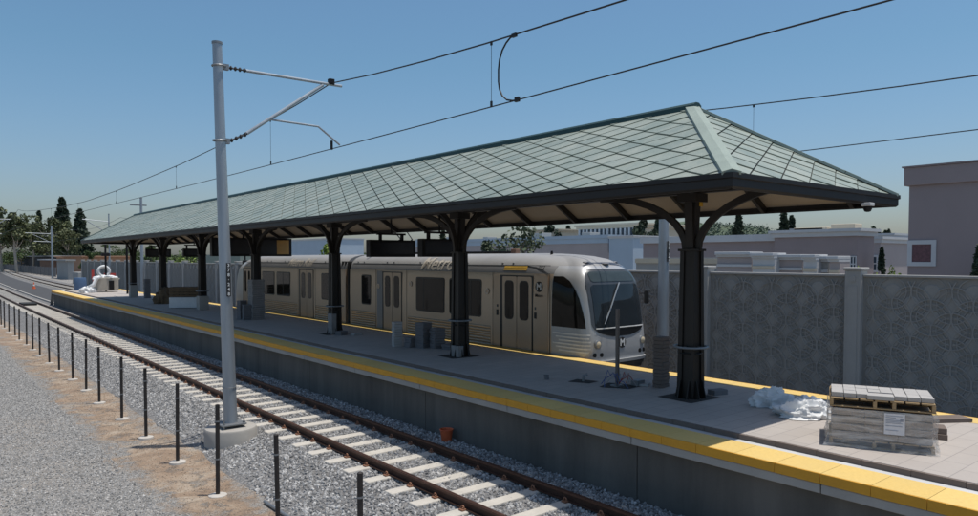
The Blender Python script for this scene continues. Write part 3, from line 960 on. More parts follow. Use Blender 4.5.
MESS = [(0, 8.05), (2, 7.86), (5, 7.64), (9, 7.47), (12, 7.34), (21, 7.08), (29, 6.97)]
def sag(y, z_sup, z_mid, y0, sp):
    if sp > 50:
        d = abs((y - y0 + sp / 2) % sp - sp / 2)
        for (d0, z0), (d1, z1) in zip(MESS, MESS[1:]):
            if d <= d1: return z0 + (z1 - z0) * (d - d0) / (d1 - d0)
        return MESS[-1][1]
    t_ = ((y - y0) / sp) % 1.0
    return z_mid + (z_sup - z_mid) * (2 * t_ - 1) ** 2
ysw = [-40.25 + 2 * i for i in range(175)]
def wires(cx, y0, sp, zs, zm, zc, name_near, yd, stag):
    m_ = MB(); m_.tube([(cx + curve_x(y) + stag * math.cos((y - y0) / sp * PI), y, sag(y, zs, zm, y0, sp)) for y in ysw], .014, 6)
    mo = m_.build('messenger_wire', WIRE); tag(mo, 'upper sagging messenger wire above the ' + name_near, 'wire', 'overhead wires')
    c_ = MB(); c_.tube([(cx + curve_x(y) + stag * math.cos((y - y0) / sp * PI), y, zc) for y in ysw], .011, 6)
    co = c_.build('contact_wire', WIRE); tag(co, 'lower straight contact wire above the ' + name_near, 'wire', 'overhead wires')
    for y in yd:
        x = cx + curve_x(y) + stag * math.cos((y - y0) / sp * PI)
        d = MB(); z1 = sag(y, zs, zm, y0, sp); d.tube([(x, y, zc), (x, y, z1)], .0045, 5)
        d.box(x - .012, x + .012, y - .02, y + .02, zc - .005, zc + .1); d.box(x - .012, x + .012, y - .02, y + .02, z1 - .06, z1 + .012)
        d.build('dropper', WIRE, mo)
NSP = 58.0
wires(7.55, NP[1], NSP, 8.08, 6.75, 6.46, 'near track', [9.6, 19.5, 28.5, 38.0, 47, 56], .40)
wires(15.47, 13.1, 31.4, 7.75, 7.1, 6.22, 'far track behind the canopy', [9.05, 4, 18, 27, 36, 45, 54, 64], .15)
b = MB()
xw = 7.55 + .4 * math.cos((9.0 - NP[1]) / NSP * PI)
zt = sag(9.0, 8.08, 6.75, NP[1], NSP)
b.tube([(xw, 9.0 - .02, zt), (xw, 9.1, zt - .03), (xw, 9.2, zt - .09), (xw, 9.3, zt - .19), (xw, 9.37, zt - .33), (xw, 9.4, zt - .5), (xw, 9.4, 6.86), (xw, 9.37, 6.72), (xw, 9.3, 6.6), (xw, 9.18, 6.51), (xw, 9.03, 6.47), (xw, 8.88, 6.46)], .015, 8)
b.box(xw - .022, xw + .022, 8.93, 9.04, zt - .04, zt + .02); b.box(xw - .022, xw + .022, 8.86, 8.96, 6.43, 6.51)
tag(b.build('jumper_cable', WIRE), 'curved black jumper cable linking upper and lower wires over the near track', 'cable')
# second wire of the near track seen at upper right of the picture is the same pair passing overhead

# ------------------------------------------------------------------ train
HW = [(.30, 1.10), (.55, 1.30), (.95, 1.33), (1.6, 1.335), (2.4, 1.335), (3.15, 1.325), (3.34, 1.315), (3.5, 1.265), (3.62, 1.185), (3.72, 1.05), (3.79, .87), (3.84, .6), (3.865, .3), (3.87, .0)]
HW = [(z if z <= 3.5 else 3.5 + (z - 3.5) * 1.22, w) for z, w in HW]
def hw(z):
    if z <= HW[0][0]: return HW[0][1]
    for (z0, w0), (z1, w1) in zip(HW, HW[1:]):
        if z <= z1: return w0 + (w1 - w0) * (z - z0) / (z1 - z0)
    return 0
NF = [(.30, 13.3), (.55, 13.02), (.95, 12.88), (1.5, 12.88), (2.0, 12.94), (2.6, 13.03), (3.1, 13.15), (3.4, 13.29), (3.6, 13.5), (3.72, 13.82), (3.8, 14.3), (3.85, 15.1), (3.87, 16.0)]
NF = [(z if z <= 3.5 else 3.5 + (z - 3.5) * 1.22, w) for z, w in NF]
def nf(z):
    if z <= NF[0][0]: return NF[0][1]
    for (z0, w0), (z1, w1) in zip(NF, NF[1:]):
        if z <= z1: return w0 + (w1 - w0) * (z - z0) / (z1 - z0)
    return NF[-1][1]
TX = 15.42; ND, NE = .6, 4.0
HN = [(.30, 1.10), (.55, 1.27), (.95, 1.30), (1.6, 1.30), (2.2, 1.30), (2.6, 1.285), (2.9, 1.265), (3.15, 1.21), (3.34, 1.13), (3.5, 1.0), (3.62, .85), (3.72, .68), (3.79, .5), (3.84, .31), (3.865, .14), (3.87, .0)]
HN = [(z if z <= 3.5 else 3.5 + (z - 3.5) * 1.22, w) for z, w in HN]
def hn(z):
    if z <= HN[0][0]: return HN[0][1]
    for (z0, w0), (z1, w1) in zip(HN, HN[1:]):
        if z <= z1: return w0 + (w1 - w0) * (z - z0) / (z1 - z0)
    return 0
NB = 1.5
def nose_y(l, z):
    """nose surface Y at lateral offset l and height z"""
    w = max(hn(z), .02); q = min(1, abs(l) / w)
    return nf(z) + ND * (1 - (1 - q ** NE) ** (1 / NE))
def side_x(y, z):
    """half width at station y (0 = centre line)"""
    w = hn(z); d = (y - nf(z)) / ND
    if d >= 1:
        t_ = min(1, (y - nf(z) - ND) / NB); t_ = 1 - (1 - t_) ** 2
        return w + (hw(z) - w) * t_
    if d <= 0: return 0
    return w * (1 - (1 - d) ** NE) ** (1 / NE)
train = thing('light_rail_train', 'silver two-section light rail train standing at the far side of the platform', 'train', (TX, 26, 0))
def car_body(y_back, mirror, name):
    """horizontal slices: back edge, side, nose, side, back edge"""
    b = MB(); prev = None
    zs = [.30, .42, .55, .75, .95, 1.3, 1.6, 2.0, 2.4, 2.8, 3.15, 3.34, 3.42, 3.5, 3.56, 3.62, 3.67, 3.72, 3.76, 3.79, 3.82, 3.84, 3.855, 3.865, 3.8695]
    zs = [z if z <= 3.5 else 3.5 + (z - 3.5) * 1.22 for z in zs]
    for z in zs:
        w = hn(z); y0 = nf(z); pts = []
        stat = [y_back, 24, 20, 17.6] + [max(f_, y0 + ND + .02 * (8 - i_)) for i_, f_ in enumerate((16.2, 15.6, 15.1, 14.75, 14.5, 14.36, 14.2, 14.0))]
        pts += [(-side_x(y, z), y) for y in stat]
        for i in range(33):
            a_ = i / 32 * PI
            cx = -math.cos(a_); sn = math.sin(a_)
            l = math.copysign(abs(cx) ** (2 / NE), cx) * w
            pts.append((l, y0 + ND * (1 - sn ** (2 / NE))))
        pts += [(side_x(y, z), y) for y in stat[::-1]]
        if mirror: pts = [(l, 2 * 26.9 - 1.0 - y + .3) for l, y in pts]
        cur = b.ring([(TX + l, y, z) for l, y in pts])
        if prev:
            for i in range(len(cur) - 1): b.b.faces.new((prev[i], prev[i + 1], cur[i + 1], cur[i]))
            b.b.faces.new((prev[-1], prev[0], cur[0], cur[-1]))
        else: b.b.faces.new(cur)
        prev = cur
    b.b.faces.new(prev)
    bmesh.ops.remove_doubles(b.b, verts=b.b.verts, dist=.0008)
    o = b.build(name, [SILVER, SIDEM, ROOFSIL, FAIR, UNDERM], train, 35)
    off = worldpos(train)
    for p_ in o.data.polygons:
        c = p_.center + off
        yy = c.y if not mirror else 2 * 26.9 - .7 - c.y
        if c.z < .55: p_.material_index = 4
        elif c.z > 3.56: p_.material_index = 2
        elif yy < 14.36: p_.material_index = 0
        elif c.z > 3.34: p_.material_index = 3
        else: p_.material_index = 1
    return o
# keep a vertex column at the seam between cab and saloon
front = car_body(26.35, False, 'front_section')
rear = car_body(26.35, True, 'rear_section')
b = MB()
for i in range(7):
    y = 26.42 + i * .13
    if y > 26.78 + .45: break
    o_ = .06 if i % 2 else .12
    b.box(TX - 1.33 + o_, TX + 1.33 - o_, y, y + .12, .5, 3.72 - o_, .02)
b.build('gangway_bellows', RUBBER, train)
XS = TX - 1.335
def sp(z, off): return TX - hw(z) - off
def side_panel(name, y0, y1, z0, z1, m, parent, off=.012, th=.02, round_=0.):
    """flat panel on the platform side, with rounded corners"""
    pts = []
    if round_:
        for cy, cz, a0 in ((y0 + round_, z0 + round_, PI), (y1 - round_, z0 + round_, 1.5 * PI), (y1 - round_, z1 - round_, 0), (y0 + round_, z1 - round_, .5 * PI)):
            for k in range(5):
                a_ = a0 + k / 4 * PI / 2; pts.append((cy + round_ * math.cos(a_), cz + round_ * math.sin(a_)))
    else: pts = [(y0, z0), (y1, z0), (y1, z1), (y0, z1)]
    b = MB(); b.poly([(XS - off, y, z) for y, z in pts], (th, 0, 0))
    return b.build(name, m, parent)
def win(y0, y1, z0, z1, parent, split=None):
    f = side_panel('window', y0, y1, z0, z1, BLACKG, parent, .008, .02, .10)
    side_panel('window_pane', y0 + .05, y1 - .05, z0 + .05, z1 - .05, GLASS, f, .012, .008, .07)
    if split:
        side_panel('window_bar', split - .02, split + .02, z0 + .05, z1 - .05, BLACKG, f, .016, .008)
    return f
def door(y0, y1, parent, open_=False):
    """double leaf door with dark frame; y0 < y1"""
    side_panel('door_frame', y0 - .06, y1 + .15, 1.0, 3.28, BLACKG, parent, .004, .01, .06)
    ym = (y0 + y1) / 2
    for a_, c_ in ((y0, ym - .012), (ym + .012, y1)):
        lf = side_panel('door_leaf', a_, c_, 1.02, 3.24, SIDED, parent, .010, .02, .04)
        side_panel('door_window', a_ + .13, c_ - .11, 1.93, 3.12, BLACKG, lf, .014, .01, .13)
        side_panel('door_pane', a_ + .16, c_ - .14, 1.96, 3.09, GLASS, lf, .018, .008, .1)
def lower_panels(y0, y1, parent):
    side_panel('lower_panel', y0, y1, 1.0, 1.66, LOUVER, parent, .006, .012, .02)
# front section, platform side
win(17.55, 19.30, 1.90, 3.12, front, 18.1); win(19.58, 21.35, 1.90, 3.12, front, 20.85)
win(24.6, 25.36, 1.93, 3.13, front)
door(15.18, 16.5, front); door(22.35, 23.62, front)
for y0, y1 in ((17.1, 21.9), (24.25, 26.2)): lower_panels(y0, y1, front)
for y in (16.98, 14.42, 21.98, 24.2): side_panel('panel_seam', y - .008, y + .008, .95, 3.36, BLACKG, front, .005, .004)
side_panel('door_pocket', 14.5, 15.08, 1.0, 3.28, SIDED, front, .005, .01)
side_panel('door_pocket', 23.72, 24.12, 1.0, 3.3, FAIR, front, .005, .01)
side_panel('door_pocket', 16.62, 16.94, 1.0, 3.28, SIDED, front, .005, .01)
# rear section
win(32.35, 34.0, 1.93, 3.12, rear, 33.2); win(34.28, 35.9, 1.93, 3.12, rear); win(28.25, 29.0, 1.95, 3.13, rear)
door(29.85, 31.2, rear); door(37.45, 38.5, rear)
for y0, y1 in ((27.5, 29.6), (31.6, 36.9)): lower_panels(y0, y1, rear)
for y in (29.62, 31.45, 37.2): side_panel('panel_seam', y - .008, y + .008, .95, 3.36, BLACKG, rear, .005, .004)
# window stickers, small control boxes
for y in (15.02, 16.75): side_panel('door_button', y - .05, y + .05, 2.02, 2.2, BLACKL, front, .014, .01); side_panel('door_light', y - .03, y + .03, 2.28, 2.36, GLASS_D, front, .014, .01)
for y, z in ((17.25, 2.75), (24.0, 2.7), (21.7, 2.85)): 
    b = MB(); b.lathe([(.10, -.006), (.10, .006)], (XS - .012, y, z), 20, 'X'); b.build('round_emblem', SIDED, front)
    b = MB(); b.torus((XS - .018, y, z), .085, .008, 20, 6, 'X'); b.build('emblem_ring', WHITEL, front)
# seam lines along the roof fairing
def cove(name, pts_yz, m, parent, off):
    b = MB(); b.poly([(TX - hw(z) - off, y, z) for y, z in pts_yz]); return b.build(name, m, parent)
for y0, y1 in ((14.5, 26.2),):
    b = MB(); b.bar([(TX - hw(3.58) - .006, y0, 3.58), (TX - hw(3.58) - .006, y1, 3.58)], .02, .02); b.build('roof_gutter', FAIR, front)
b = MB(); b.bar([(TX - hw(3.58) - .006, 27.4, 3.58), (TX - hw(3.58) - .006, 38.6, 3.58)], .02, .02); b.build('roof_gutter', FAIR, rear)
for i in range(5):
    y = 16.4 + i * 2.3
    b = MB()
    for s in (-.25, .25): b.box(TX - hw(3.64) - .03, TX - hw(3.64) + .03, y + s - .04, y + s + .04, 3.62, 3.66, .01)
    b.build('roof_hatch', FAIR, front)
    yr = 28.6 + i * 2.2
    b = MB()
    for s in (-.25, .25): b.box(TX - hw(3.64) - .03, TX - hw(3.64) + .03, yr + s - .04, yr + s + .04, 3.62, 3.66, .01)
    b.build('roof_hatch', FAIR, rear)

# lettering on the curved roof edge
def cove_text(body, y, z0, size, shear, m, parent, bold=.0, off=.012):
    """lettering laid on the roof curve; reads left to right for someone on the platform"""
    b = text_mesh(body, size, shear, bold)
    arc = [(hw(z), z) for z in [z0 + i * .01 for i in range(80)] if z < 3.94]
    L_ = [0.]
    for (w0, za), (w1, zb) in zip(arc, arc[1:]): L_.append(L_[-1] + math.hypot(w1 - w0, zb - za))
    ys2 = [v.co.y for v in b.b.verts]; lo, hi = min(ys2), max(ys2)
    for i in range(1, 9):
        h_ = lo + (hi - lo) * i / 9
        bmesh.ops.bisect_plane(b.b, geom=b.b.verts[:] + b.b.edges[:] + b.b.faces[:], plane_co=(0, h_, 0), plane_no=(0, 1, 0))
    for v in b.b.verts:
        s = v.co.y - lo; k_ = 0
        while k_ < len(L_) - 2 and L_[k_ + 1] < s: k_ += 1
        t_ = (s - L_[k_]) / max(1e-6, L_[k_ + 1] - L_[k_])
        w = arc[k_][0] + (arc[k_ + 1][0] - arc[k_][0]) * t_; z = arc[k_][1] + (arc[k_ + 1][1] - arc[k_][1]) * t_
        tw = (arc[k_ + 1][1] - arc[k_][1], arc[k_ + 1][0] - arc[k_][0]); n_ = math.hypot(*tw)
        v.co = Vector((TX - w - off * tw[0] / n_, y - v.co.x, z - off * tw[1] / n_ * (-1 if False else 1) * -1 * -1 + off * .6))
    return b.build('lettering', m, parent, recalc=False)
cove_text('Metro', 20.15, 3.37, .78, .25, FADED, front, .012)
cove_text('Metro Rail', 31.4, 3.40, .62, .25, FADED, rear, .01)
side_panel('route_sticker', 15.45, 16.5, 3.37, 3.50, YELLOWS, front, -.06, .03)
cove('route_sticker_face', [(15.45, 3.43), (16.5, 3.43), (16.5, 3.56), (15.45, 3.56)], YELLOWS, front, .012)
cove_text('702', 14.83, 3.42, .2, .2, BLACKL, front, .003, .03)
def side_text(body, y, z, size, m, parent, bold=.0, off=.02):
    b = text_mesh(body, size, 0, bold)
    for v in b.b.verts: v.co = Vector((XS - off, y - v.co.x, z + v.co.y))
    return b.build('lettering', m, parent, recalc=False)
b = MB(); b.lathe([(.155, -.004), (.155, .004)], (XS - .012, 14.86, 2.96), 28, 'X'); lg = b.build('round_logo', BLACKL, front)
side_text('M', 14.86, 2.955, .27, WHITEL, lg, .01)
side_text('Metro', 14.86, 2.70, .13, BLACKL, front, .002)
# reflective bars low on the cab side
for i in range(6):
    z = 1.66 - i * .095; ya = 12.98 + (i % 2) * .05 - (.12 if 1 < i < 4 else 0); yb = 14.3
    n_ = 14; rows = [[], []]
    for k in range(n_ + 1):
        y = ya + (yb - (i % 3) * .12 - ya) * k / n_
        y = max(y, nf(z) + .12)
        for r_, zz in ((0, z), (1, z + .042)): rows[r_].append((TX - side_x(y, zz) - .012, y, zz))
    b = MB(); b.grid(rows); b.build('reflective_bar', WHITEL, front)
# cab side window
poly = [(14.34, 1.86), (14.34, 3.28), (14.0, 3.26), (13.75, 3.16), (13.52, 2.96), (13.34, 2.68), (13.22, 2.36), (13.14, 2.05), (13.11, 1.86)]
rows = []
for i in range(13):
    z = 1.86 + 1.42 * i / 12
    lo = 13.11
    for (ya, za), (yb, zb) in zip(poly[1:], poly[2:]):
        if zb <= z <= za + 1e-6 and za != zb: lo = ya + (yb - ya) * (za - z) / (za - zb)
    if i == 12: lo = 14.0
    rows.append([(TX - side_x(lo + (14.34 - lo) * k / 10, z) - .012, lo + (14.34 - lo) * k / 10, z) for k in range(11)])
b = MB(); b.grid(rows); b.build('cab_side_window', GLASS, front, 40)
# nose patches
def nose_patch(name, l0, l1, z0, z1, m, parent, off, shape=None, nz=14, nl=24):
    rows = []
    for i in range(nz + 1):
        z = z0 + (z1 - z0) * i / nz
        a_, c_ = (l0, l1) if not shape else shape(z)
        rows.append([(TX + l, nose_y(l, z) - off, z) for l in [a_ + (c_ - a_) * k / nl for k in range(nl + 1)]])
    b = MB(); b.grid(rows); return b.build(name, m, parent, 40)
def mshape(z):
    w = min(1.10, hn(z) - .13)
    if z < 1.95: w = 1.08 * max(.35, math.sqrt(max(0, 1 - ((1.95 - z) / .34) ** 2.2)))
    return -w, w
mask = nose_patch('cab_mask', 0, 0, 1.61, 3.49, DARKMASK, front, .012, mshape, 26)
def wshape(z):
    w = min(1.0, hn(z) - .2)
    for ze, d in ((1.88, 1), (3.06, -1)):
        if abs(z - ze) < .1: w -= .1 - math.sqrt(max(0, .01 - (.1 - abs(z - ze)) ** 2))
    return -w, w
nose_patch('windshield', 0, 0, 1.88, 3.06, GLASS_F, mask, .024, wshape, 20)
def dshape(z):
    w = min(.93, hn(z) - .17)
    for ze in (3.14, 3.42):
        if abs(z - ze) < .06: w -= .06 - math.sqrt(max(0, .0036 - (.06 - abs(z - ze)) ** 2))
    return -w, w
nose_patch('destination_sign', 0, 0, 3.14, 3.42, GLASS_D, mask, .026, dshape, 10)
def chin(z):
    w = .98 * math.sqrt(max(.02, 1 - ((1.85 - z) / .235) ** 2)); return -w, w
nose_patch('chin_panel', 0, 0, 1.62, 1.84, BLACKG, mask, .022, chin, 10)
rows = [[(TX + l, nose_y(l, z) - .04, z) for l in [-1.0 + i * .1 for i in range(21)]] for z in (1.845, 1.875)]
b = MB(); b.grid(rows); b.build('sill_trim', WHITEL, mask)
# wiper
b = MB()
wp = [(.12, 3.10), (-.12, 2.8), (-.38, 2.45), (-.62, 2.12)]
b.tube([(TX + l, nose_y(l, z) - .06, z) for l, z in wp], .02, 6)
b.tube([(TX + l, nose_y(l, z) - .075, z) for l, z in ((-.02, 2.95), (-.42, 2.4), (-.72, 1.98))], .016, 6)
b.build('wiper', GALV, mask)
for s in (-1, 1):
    l, z = s * .95, 1.42
    y = nose_y(l, z)
    b = MB(); b.lathe([(.125, .02), (.125, -.02), (.10, -.035)], (TX + l, y - .0, z), 24, 'Y'); hl = b.build('headlight', GALV_D, front, 40)
    b = MB(); b.lathe([(.095, 0), (.07, -.025), (.01, -.035)], (TX + l, y - .03, z), 24, 'Y'); b.build('lens', LAMPG, hl, 60)
    for d in (-.11, .11):
        l2 = s * .93 + d * 1.0; y2 = nose_y(l2, 1.13)
        b = MB(); b.lathe([(.062, .02), (.062, -.015), (.03, -.02)], (TX + l2, y2, 1.13), 16, 'Y'); b.build('marker_light', BLACKG, front, 40)
b = MB(); b.lathe([(.15, .0), (.15, -.02)], (TX - .0, nose_y(0, 1.42) - .002, 1.42), 28, 'Y'); lg = b.build('round_logo', BLACKL, front)
tb = text_mesh('M', .27, 0, .01)
for v in tb.b.verts: v.co = Vector((TX + v.co.x, nose_y(0, 1.42) - .026, 1.415 + v.co.y))
tb.build('lettering', WHITEL, lg, recalc=False)
for z, w_, d_ in ((.92, 1.25, .07), (.80, 1.22, .05), (.69, 1.18, .03)):
    rows = []
    for zz in (z - .045, z + .045): rows.append([(TX + l, nose_y(l, zz) - d_, zz) for l in [-w_ + i * w_ / 12 for i in range(25)]])
    rows.append([(TX + l, nose_y(l, z + .045) + .05, z + .045) for l in [-w_ + i * w_ / 12 for i in range(25)]])
    b = MB(); b.grid(rows); b.build('bumper_bar', SILVER if z > .9 else BLACKG, front, 40)
b = MB(); b.box(TX - .55, TX + .55, 12.75, 13.4, .3, .66, .05); b.build('coupler_cover', UNDERM, front)
b = MB(); b.tube([(TX + 1.28, 13.45, 2.75), (TX + 1.42, 13.2, 2.75)], .02, 6); b.box(TX + 1.36, TX + 1.48, 13.08, 13.2, 2.45, 2.85, .03); b.build('mirror', BLACKG, front)
for l in (-.62, .62):
    b = MB(); b.lathe([(.11, 0), (.09, .03), (.02, .04)], (TX + l, nose_y(l, 3.66) + .06, 3.665), 14); b.build('roof_lamp', FAIR, front)
b = MB()
b.torus((TX, nose_y(0, 3.63) + .02, 3.64), .12, .02, 20, 6); b.lathe([(.11, 3.62), (.1, 3.655)], (TX, nose_y(0, 3.63) + .02, 0), 20); b.build('roof_emblem', FAIR, front)
b = MB(); b.box(TX - .25, TX + .25, 17.6, 26.2, 3.92, 4.03, .02); b.build('roof_cable_duct', BLACKP, front)
b = MB(); b.box(TX - .1, TX + .1, 17.3, 17.55, 3.92, 4.1, .02); b.build('antenna', BROWN_W, front)
b = MB(); b.lathe([(.05, 3.9), (.03, 4.02)], (TX - .3, 15.4, 0), 10); b.build('antenna_stub', BLACKP, front)
# pantograph on the rear of the front section
b = MB()
py_ = 24.6
for s in (-.45, .45):
    b.tube([(TX + s, py_ + .9, 4.02), (TX + s * .6, py_ - .55, 4.55), ], .028, 6)
    b.tube([(TX + s * .6, py_ - .55, 4.55), (TX + s * .8, py_ + .55, 5.35)], .022, 6)
    b.tube([(TX + s, py_ - .9, 3.98), (TX + s, py_ + .95, 3.98)], .04, 6)
    for yy in (-.8, .8): b.lathe([(.06, 3.86), (.085, 3.9), (.06, 3.94), (.085, 3.97)], (TX + s, py_ + yy, 0), 10)
b.box(TX - .8, TX + .8, py_ + .5, py_ + .6, 5.35, 5.40); b.box(TX - .5, TX + .5, py_ + .85, py_ + .95, 3.97, 4.06)
b.build('pantograph', BLACKP, front)
# bogies under the floor
for y in (15.4, 26.9, 37.2):
    b = MB(); b.box(TX - 1.0, TX + 1.0, y - 1.3, y + 1.3, .18, .5, .04)
    for s in (-.75, .75):
        for yy in (-.9, .9): b.lathe([(.33, -.06), (.33, .06)], (TX + s, y + yy, .33), 20, 'X')
    b.build('bogie', UNDERM, train)

# ------------------------------------------------------------------ sound wall with circle relief
WX = 18.8; WSP = 4.47; WY0 = 8.0 - 2 * WSP
WT = 3.36
wall = thing('sound_wall', 'long grey precast concrete wall with interlocking circle relief behind the far track', 'wall', (WX, WY0, -.4))
pan = MB()
pan.box(WX + .03, WX + .2, WY0 + .2, WY0 + WSP - .2, -.4, WT - .04)
pan0 = pan.build('wall_panel', WALLM, wall)
cp = MB(); cp.box(WX - .03, WX + .22, WY0 + .2, WY0 + WSP - .2, WT - .04, WT + .02, .01); cp0 = cp.build('coping', WPOST, pan0)
rl = MB()
ya, yb, za, zb = WY0 + .24, WY0 + WSP - .24, .0, WT - .05
def flat_ring(cy, cz, ro, ri, x, n=30):
    prevs = None
    a_pts = []
    for i in range(n + 1):
        t = 2 * PI * i / n
        co = [(cy + r_ * math.cos(t), cz + r_ * math.sin(t)) for r_ in (ro, ri)]
        a_pts.append(co)
    for i in range(n):
        q = [a_pts[i][0], a_pts[i + 1][0], a_pts[i + 1][1], a_pts[i][1]]
        if all(ya <= y_ <= yb and za <= z_ <= zb for y_, z_ in q):
            f0 = [rl.b.verts.new((x, y_, z_)) for y_, z_ in q]; f1 = [rl.b.verts.new((WX + .032, y_, z_)) for y_, z_ in q]
            rl.b.faces.new(f0)
            for k in (0, 2): rl.b.faces.new((f0[k], f0[(k + 1) % 4], f1[(k + 1) % 4], f1[k]))
LW, LH = .87, .61
nrow = 0
z = WT - .38
while z > -.4:
    j = 0
    y = WY0 + .1 + (LW / 2 if nrow % 2 else 0)
    while y < WY0 + WSP + .5:
        flat_ring(y, z, .448, .422, WX - .002 - ((nrow * 3 + j * 5) % 11) * .0011); flat_ring(y, z, .335, .312, WX + .012 - ((nrow * 3 + j * 5) % 11) * .0009); j += 1
        if ya + .19 < y < yb - .19 and z - .19 > za and z + .19 < zb:
            rl.lathe([(.185, .034), (.185, .022), (.17, .013), (.01, .012)], (WX, y, z), 20, 'X')
        y += LW
    z -= LH / 2; nrow += 1
bmesh.ops.remove_doubles(rl.b, verts=rl.b.verts, dist=.0005)
rl0 = rl.build('circle_relief', WALLR, pan0)
ps = MB(); ps.box(WX - .14, WX + .26, WY0 - .2, WY0 + .2, -.4, WT + .12, .012)
ps.box(WX - .158, WX - .138, WY0 - .12, WY0 + .12, .2, WT - .28); 
ps0 = ps.build('wall_post', WPOST, wall)
cp = MB(); cp.box(WX - .18, WX + .30, WY0 - .235, WY0 + .235, WT + .122, WT + .2, .02); cp.box(WX - .17, WX - .14, WY0 - .07, WY0 + .07, WT - .16, WT - .02)
pc0 = cp.build('post_cap', WPOST, ps0)
for i in range(1, 27):
    for src, subs in ((pan0, (cp0, rl0)), (ps0, (pc0,))):
        if src is pan0 and i == 26: continue
        q = src.copy(); COL.objects.link(q); q.parent = wall; q.location = (0, i * WSP, 0)
        for s_ in subs:
            r_ = s_.copy(); COL.objects.link(r_); r_.parent = q

# ------------------------------------------------------------------ bare steel posts by the track
p0 = thing('steel_post', 'nearest bare steel post, its top at the bottom edge of the picture', 'post', (4.1, 7.45, -.4), 'row of bare steel posts along the track')
b = MB(); b.tube([(4.1, 7.45, -.45), (4.1, 7.45, 1.2)], .036, 10); b.build('shaft', POSTM, p0, 50)
b = MB(); b.lathe([(.037, 1.2), (.037, 1.215), (.01, 1.225)], (4.1, 7.45, 0), 10); b.build('post_cap', POSTM, p0)
for z in (.92, .25):
    b = MB(); b.lathe([(.041, z - .012), (.041, z + .012)], (4.1, 7.45, 0), 10); b.tube([(4.1, 7.45, z), (4.155, 7.42, z)], .012, 6)
    b.build('wire_clip', GALV_D, p0)
b = MB(); b.lathe([(.17, -.44), (.16, -.388), (.11, -.372), (.03, -.37)], (4.1, 7.45, 0), 14); b.build('footing', FOOTC, p0, 40)
for i in range(1, 26):
    q = copy_tree(p0)
    q['label'] = '%s bare steel post in the row along the track, counted from the nearest' % ORD[i]
    yy = 7.45 + i * 2.53 + random.uniform(-.06, .06)
    q.location = (4.1 + random.uniform(-.05, .05) + curve_x(yy), yy, -.4 + random.uniform(-.02, .03))
    q.rotation_euler = (random.uniform(-.012, .012), random.uniform(-.014, .014), random.uniform(0, 6))
# pipe and cable on the dirt
b = MB(); b.tube([(4.62, 6.2, -.36), (4.6, 9.2, -.35), (4.55, 11.6, -.36)], .03, 10)
tag(b.build('steel_pipe', GALV_D), 'thin steel pipe lying on the dirt beside the ballast', 'pipe')
# bucket against the platform wall
bk = thing('orange_bucket', 'small orange bucket on ballast against the platform wall', 'bucket', (8.82, 12.2, -.19))
b = MB(); b.lathe([(.10, -.18), (.14, .10), (.145, .10), (.128, .09), (.095, -.15), (.01, -.15)], (8.82, 12.2, 0), 20); b.build('bucket_body', ORANGE, bk, 50)
b = MB(); b.torus((8.82, 12.2, .10), .145, .010, 20, 6); b.build('bucket_rim', ORANGE, bk)

# ------------------------------------------------------------------ construction things on the platform
def rotpt(c, ang, u, v): return (c[0] + math.cos(ang) * u - math.sin(ang) * v, c[1] + math.sin(ang) * u + math.cos(ang) * v)
PA = math.atan2(3.45 - 4.62, 10.66 - 10.11)          # long side of the pallet load
PN, PU, PVv = Vector((10.11, 4.62, 0)), Vector((.55, -1.17, 0)).normalized(), Vector((1.17, .55, 0)).normalized()
PL, PD = 1.30, 1.02
def pbox(b, u0, u1, v0, v1, z0, z1, bev=0.):
    c = PN + PU * (u0 + u1) / 2 + PVv * (v0 + v1) / 2
    lx, ly = u1 - u0, v1 - v0
    b.box(c.x - lx / 2, c.x + lx / 2, c.y - ly / 2, c.y + ly / 2, z0, z1, bev, PA)
def pallet_mesh(b, z, h=.13):
    for i in range(7):
        pbox(b, i * (PL / 7) + .012, (i + 1) * PL / 7 - .012, 0, PD, z + h - .022, z + h, .003)
    for u in (0.0, PL * .42, PL * .60, PL - .05):
        pbox(b, u, u + .045, .0, PD, z + .02, z + h - .022, .003)
    for v in (.0, PD / 2 - .05, PD - .1): pbox(b, 0, PL, v, v + .1, z, z + .018, .003)
ctr = PN + PU * PL / 2 + PVv * PD / 2
wp = thing('wrapped_paver_pallet', 'pallet load of pavers wrapped in cloudy film at the near end of the platform', 'pallet', (ctr.x, ctr.y, PT))
b = MB(); pallet_mesh(b, PT, .12); b.build('base_pallet', WOOD, wp)
b = MB()
for layer in range(4):
    for i in range(3):
        for j in range(2):
            dz = .004 * random.random(); oj = random.uniform(-.012, .012)
            pbox(b, .03 + i * .414, .03 + i * .414 + .411, .02 + j * .49 + oj, .02 + j * .49 + .485, PT + .125 + layer * .107, PT + .125 + layer * .107 + .092 - dz, .006)
b.build('paver_layers', pm('buff_paver', (.33, .275, .235), .88, var=.16, scale=4), wp)
b = MB(); rows = []
NP_ = 64
for zi in range(9):
    z = PT + .01 + zi / 8 * .54; row = []
    for k in range(NP_ + 1):
        s = (k % NP_) / NP_ * 4; e = int(s); f_ = s - e
        uv = [(f_, 0), (1, f_), (1 - f_, 1), (0, 1 - f_)][e]
        rn = random.Random(k % NP_ * 100 + zi)
        puff = .02 + rn.uniform(-.008, .014) + (.035 * (1 - zi / 2) if zi < 2 else 0) * rn.random() * 2
        u = -puff + uv[0] * (PL + 2 * puff); v = -puff + uv[1] * (PD + 2 * puff)
        q = PN + PU * u + PVv * v; row.append((q.x, q.y, z))
    rows.append(row)
b.grid(rows); b.build('stretch_wrap', FILM, wp, True)
b = MB(); pbox(b, .68, .93, -.045, -.04, PT + .24, PT + .53)
lb = b.build('paper_label', pm('paper_label', (.66, .66, .68), .7, var=.12, scale=14, bump=.02), wp)
b = MB()
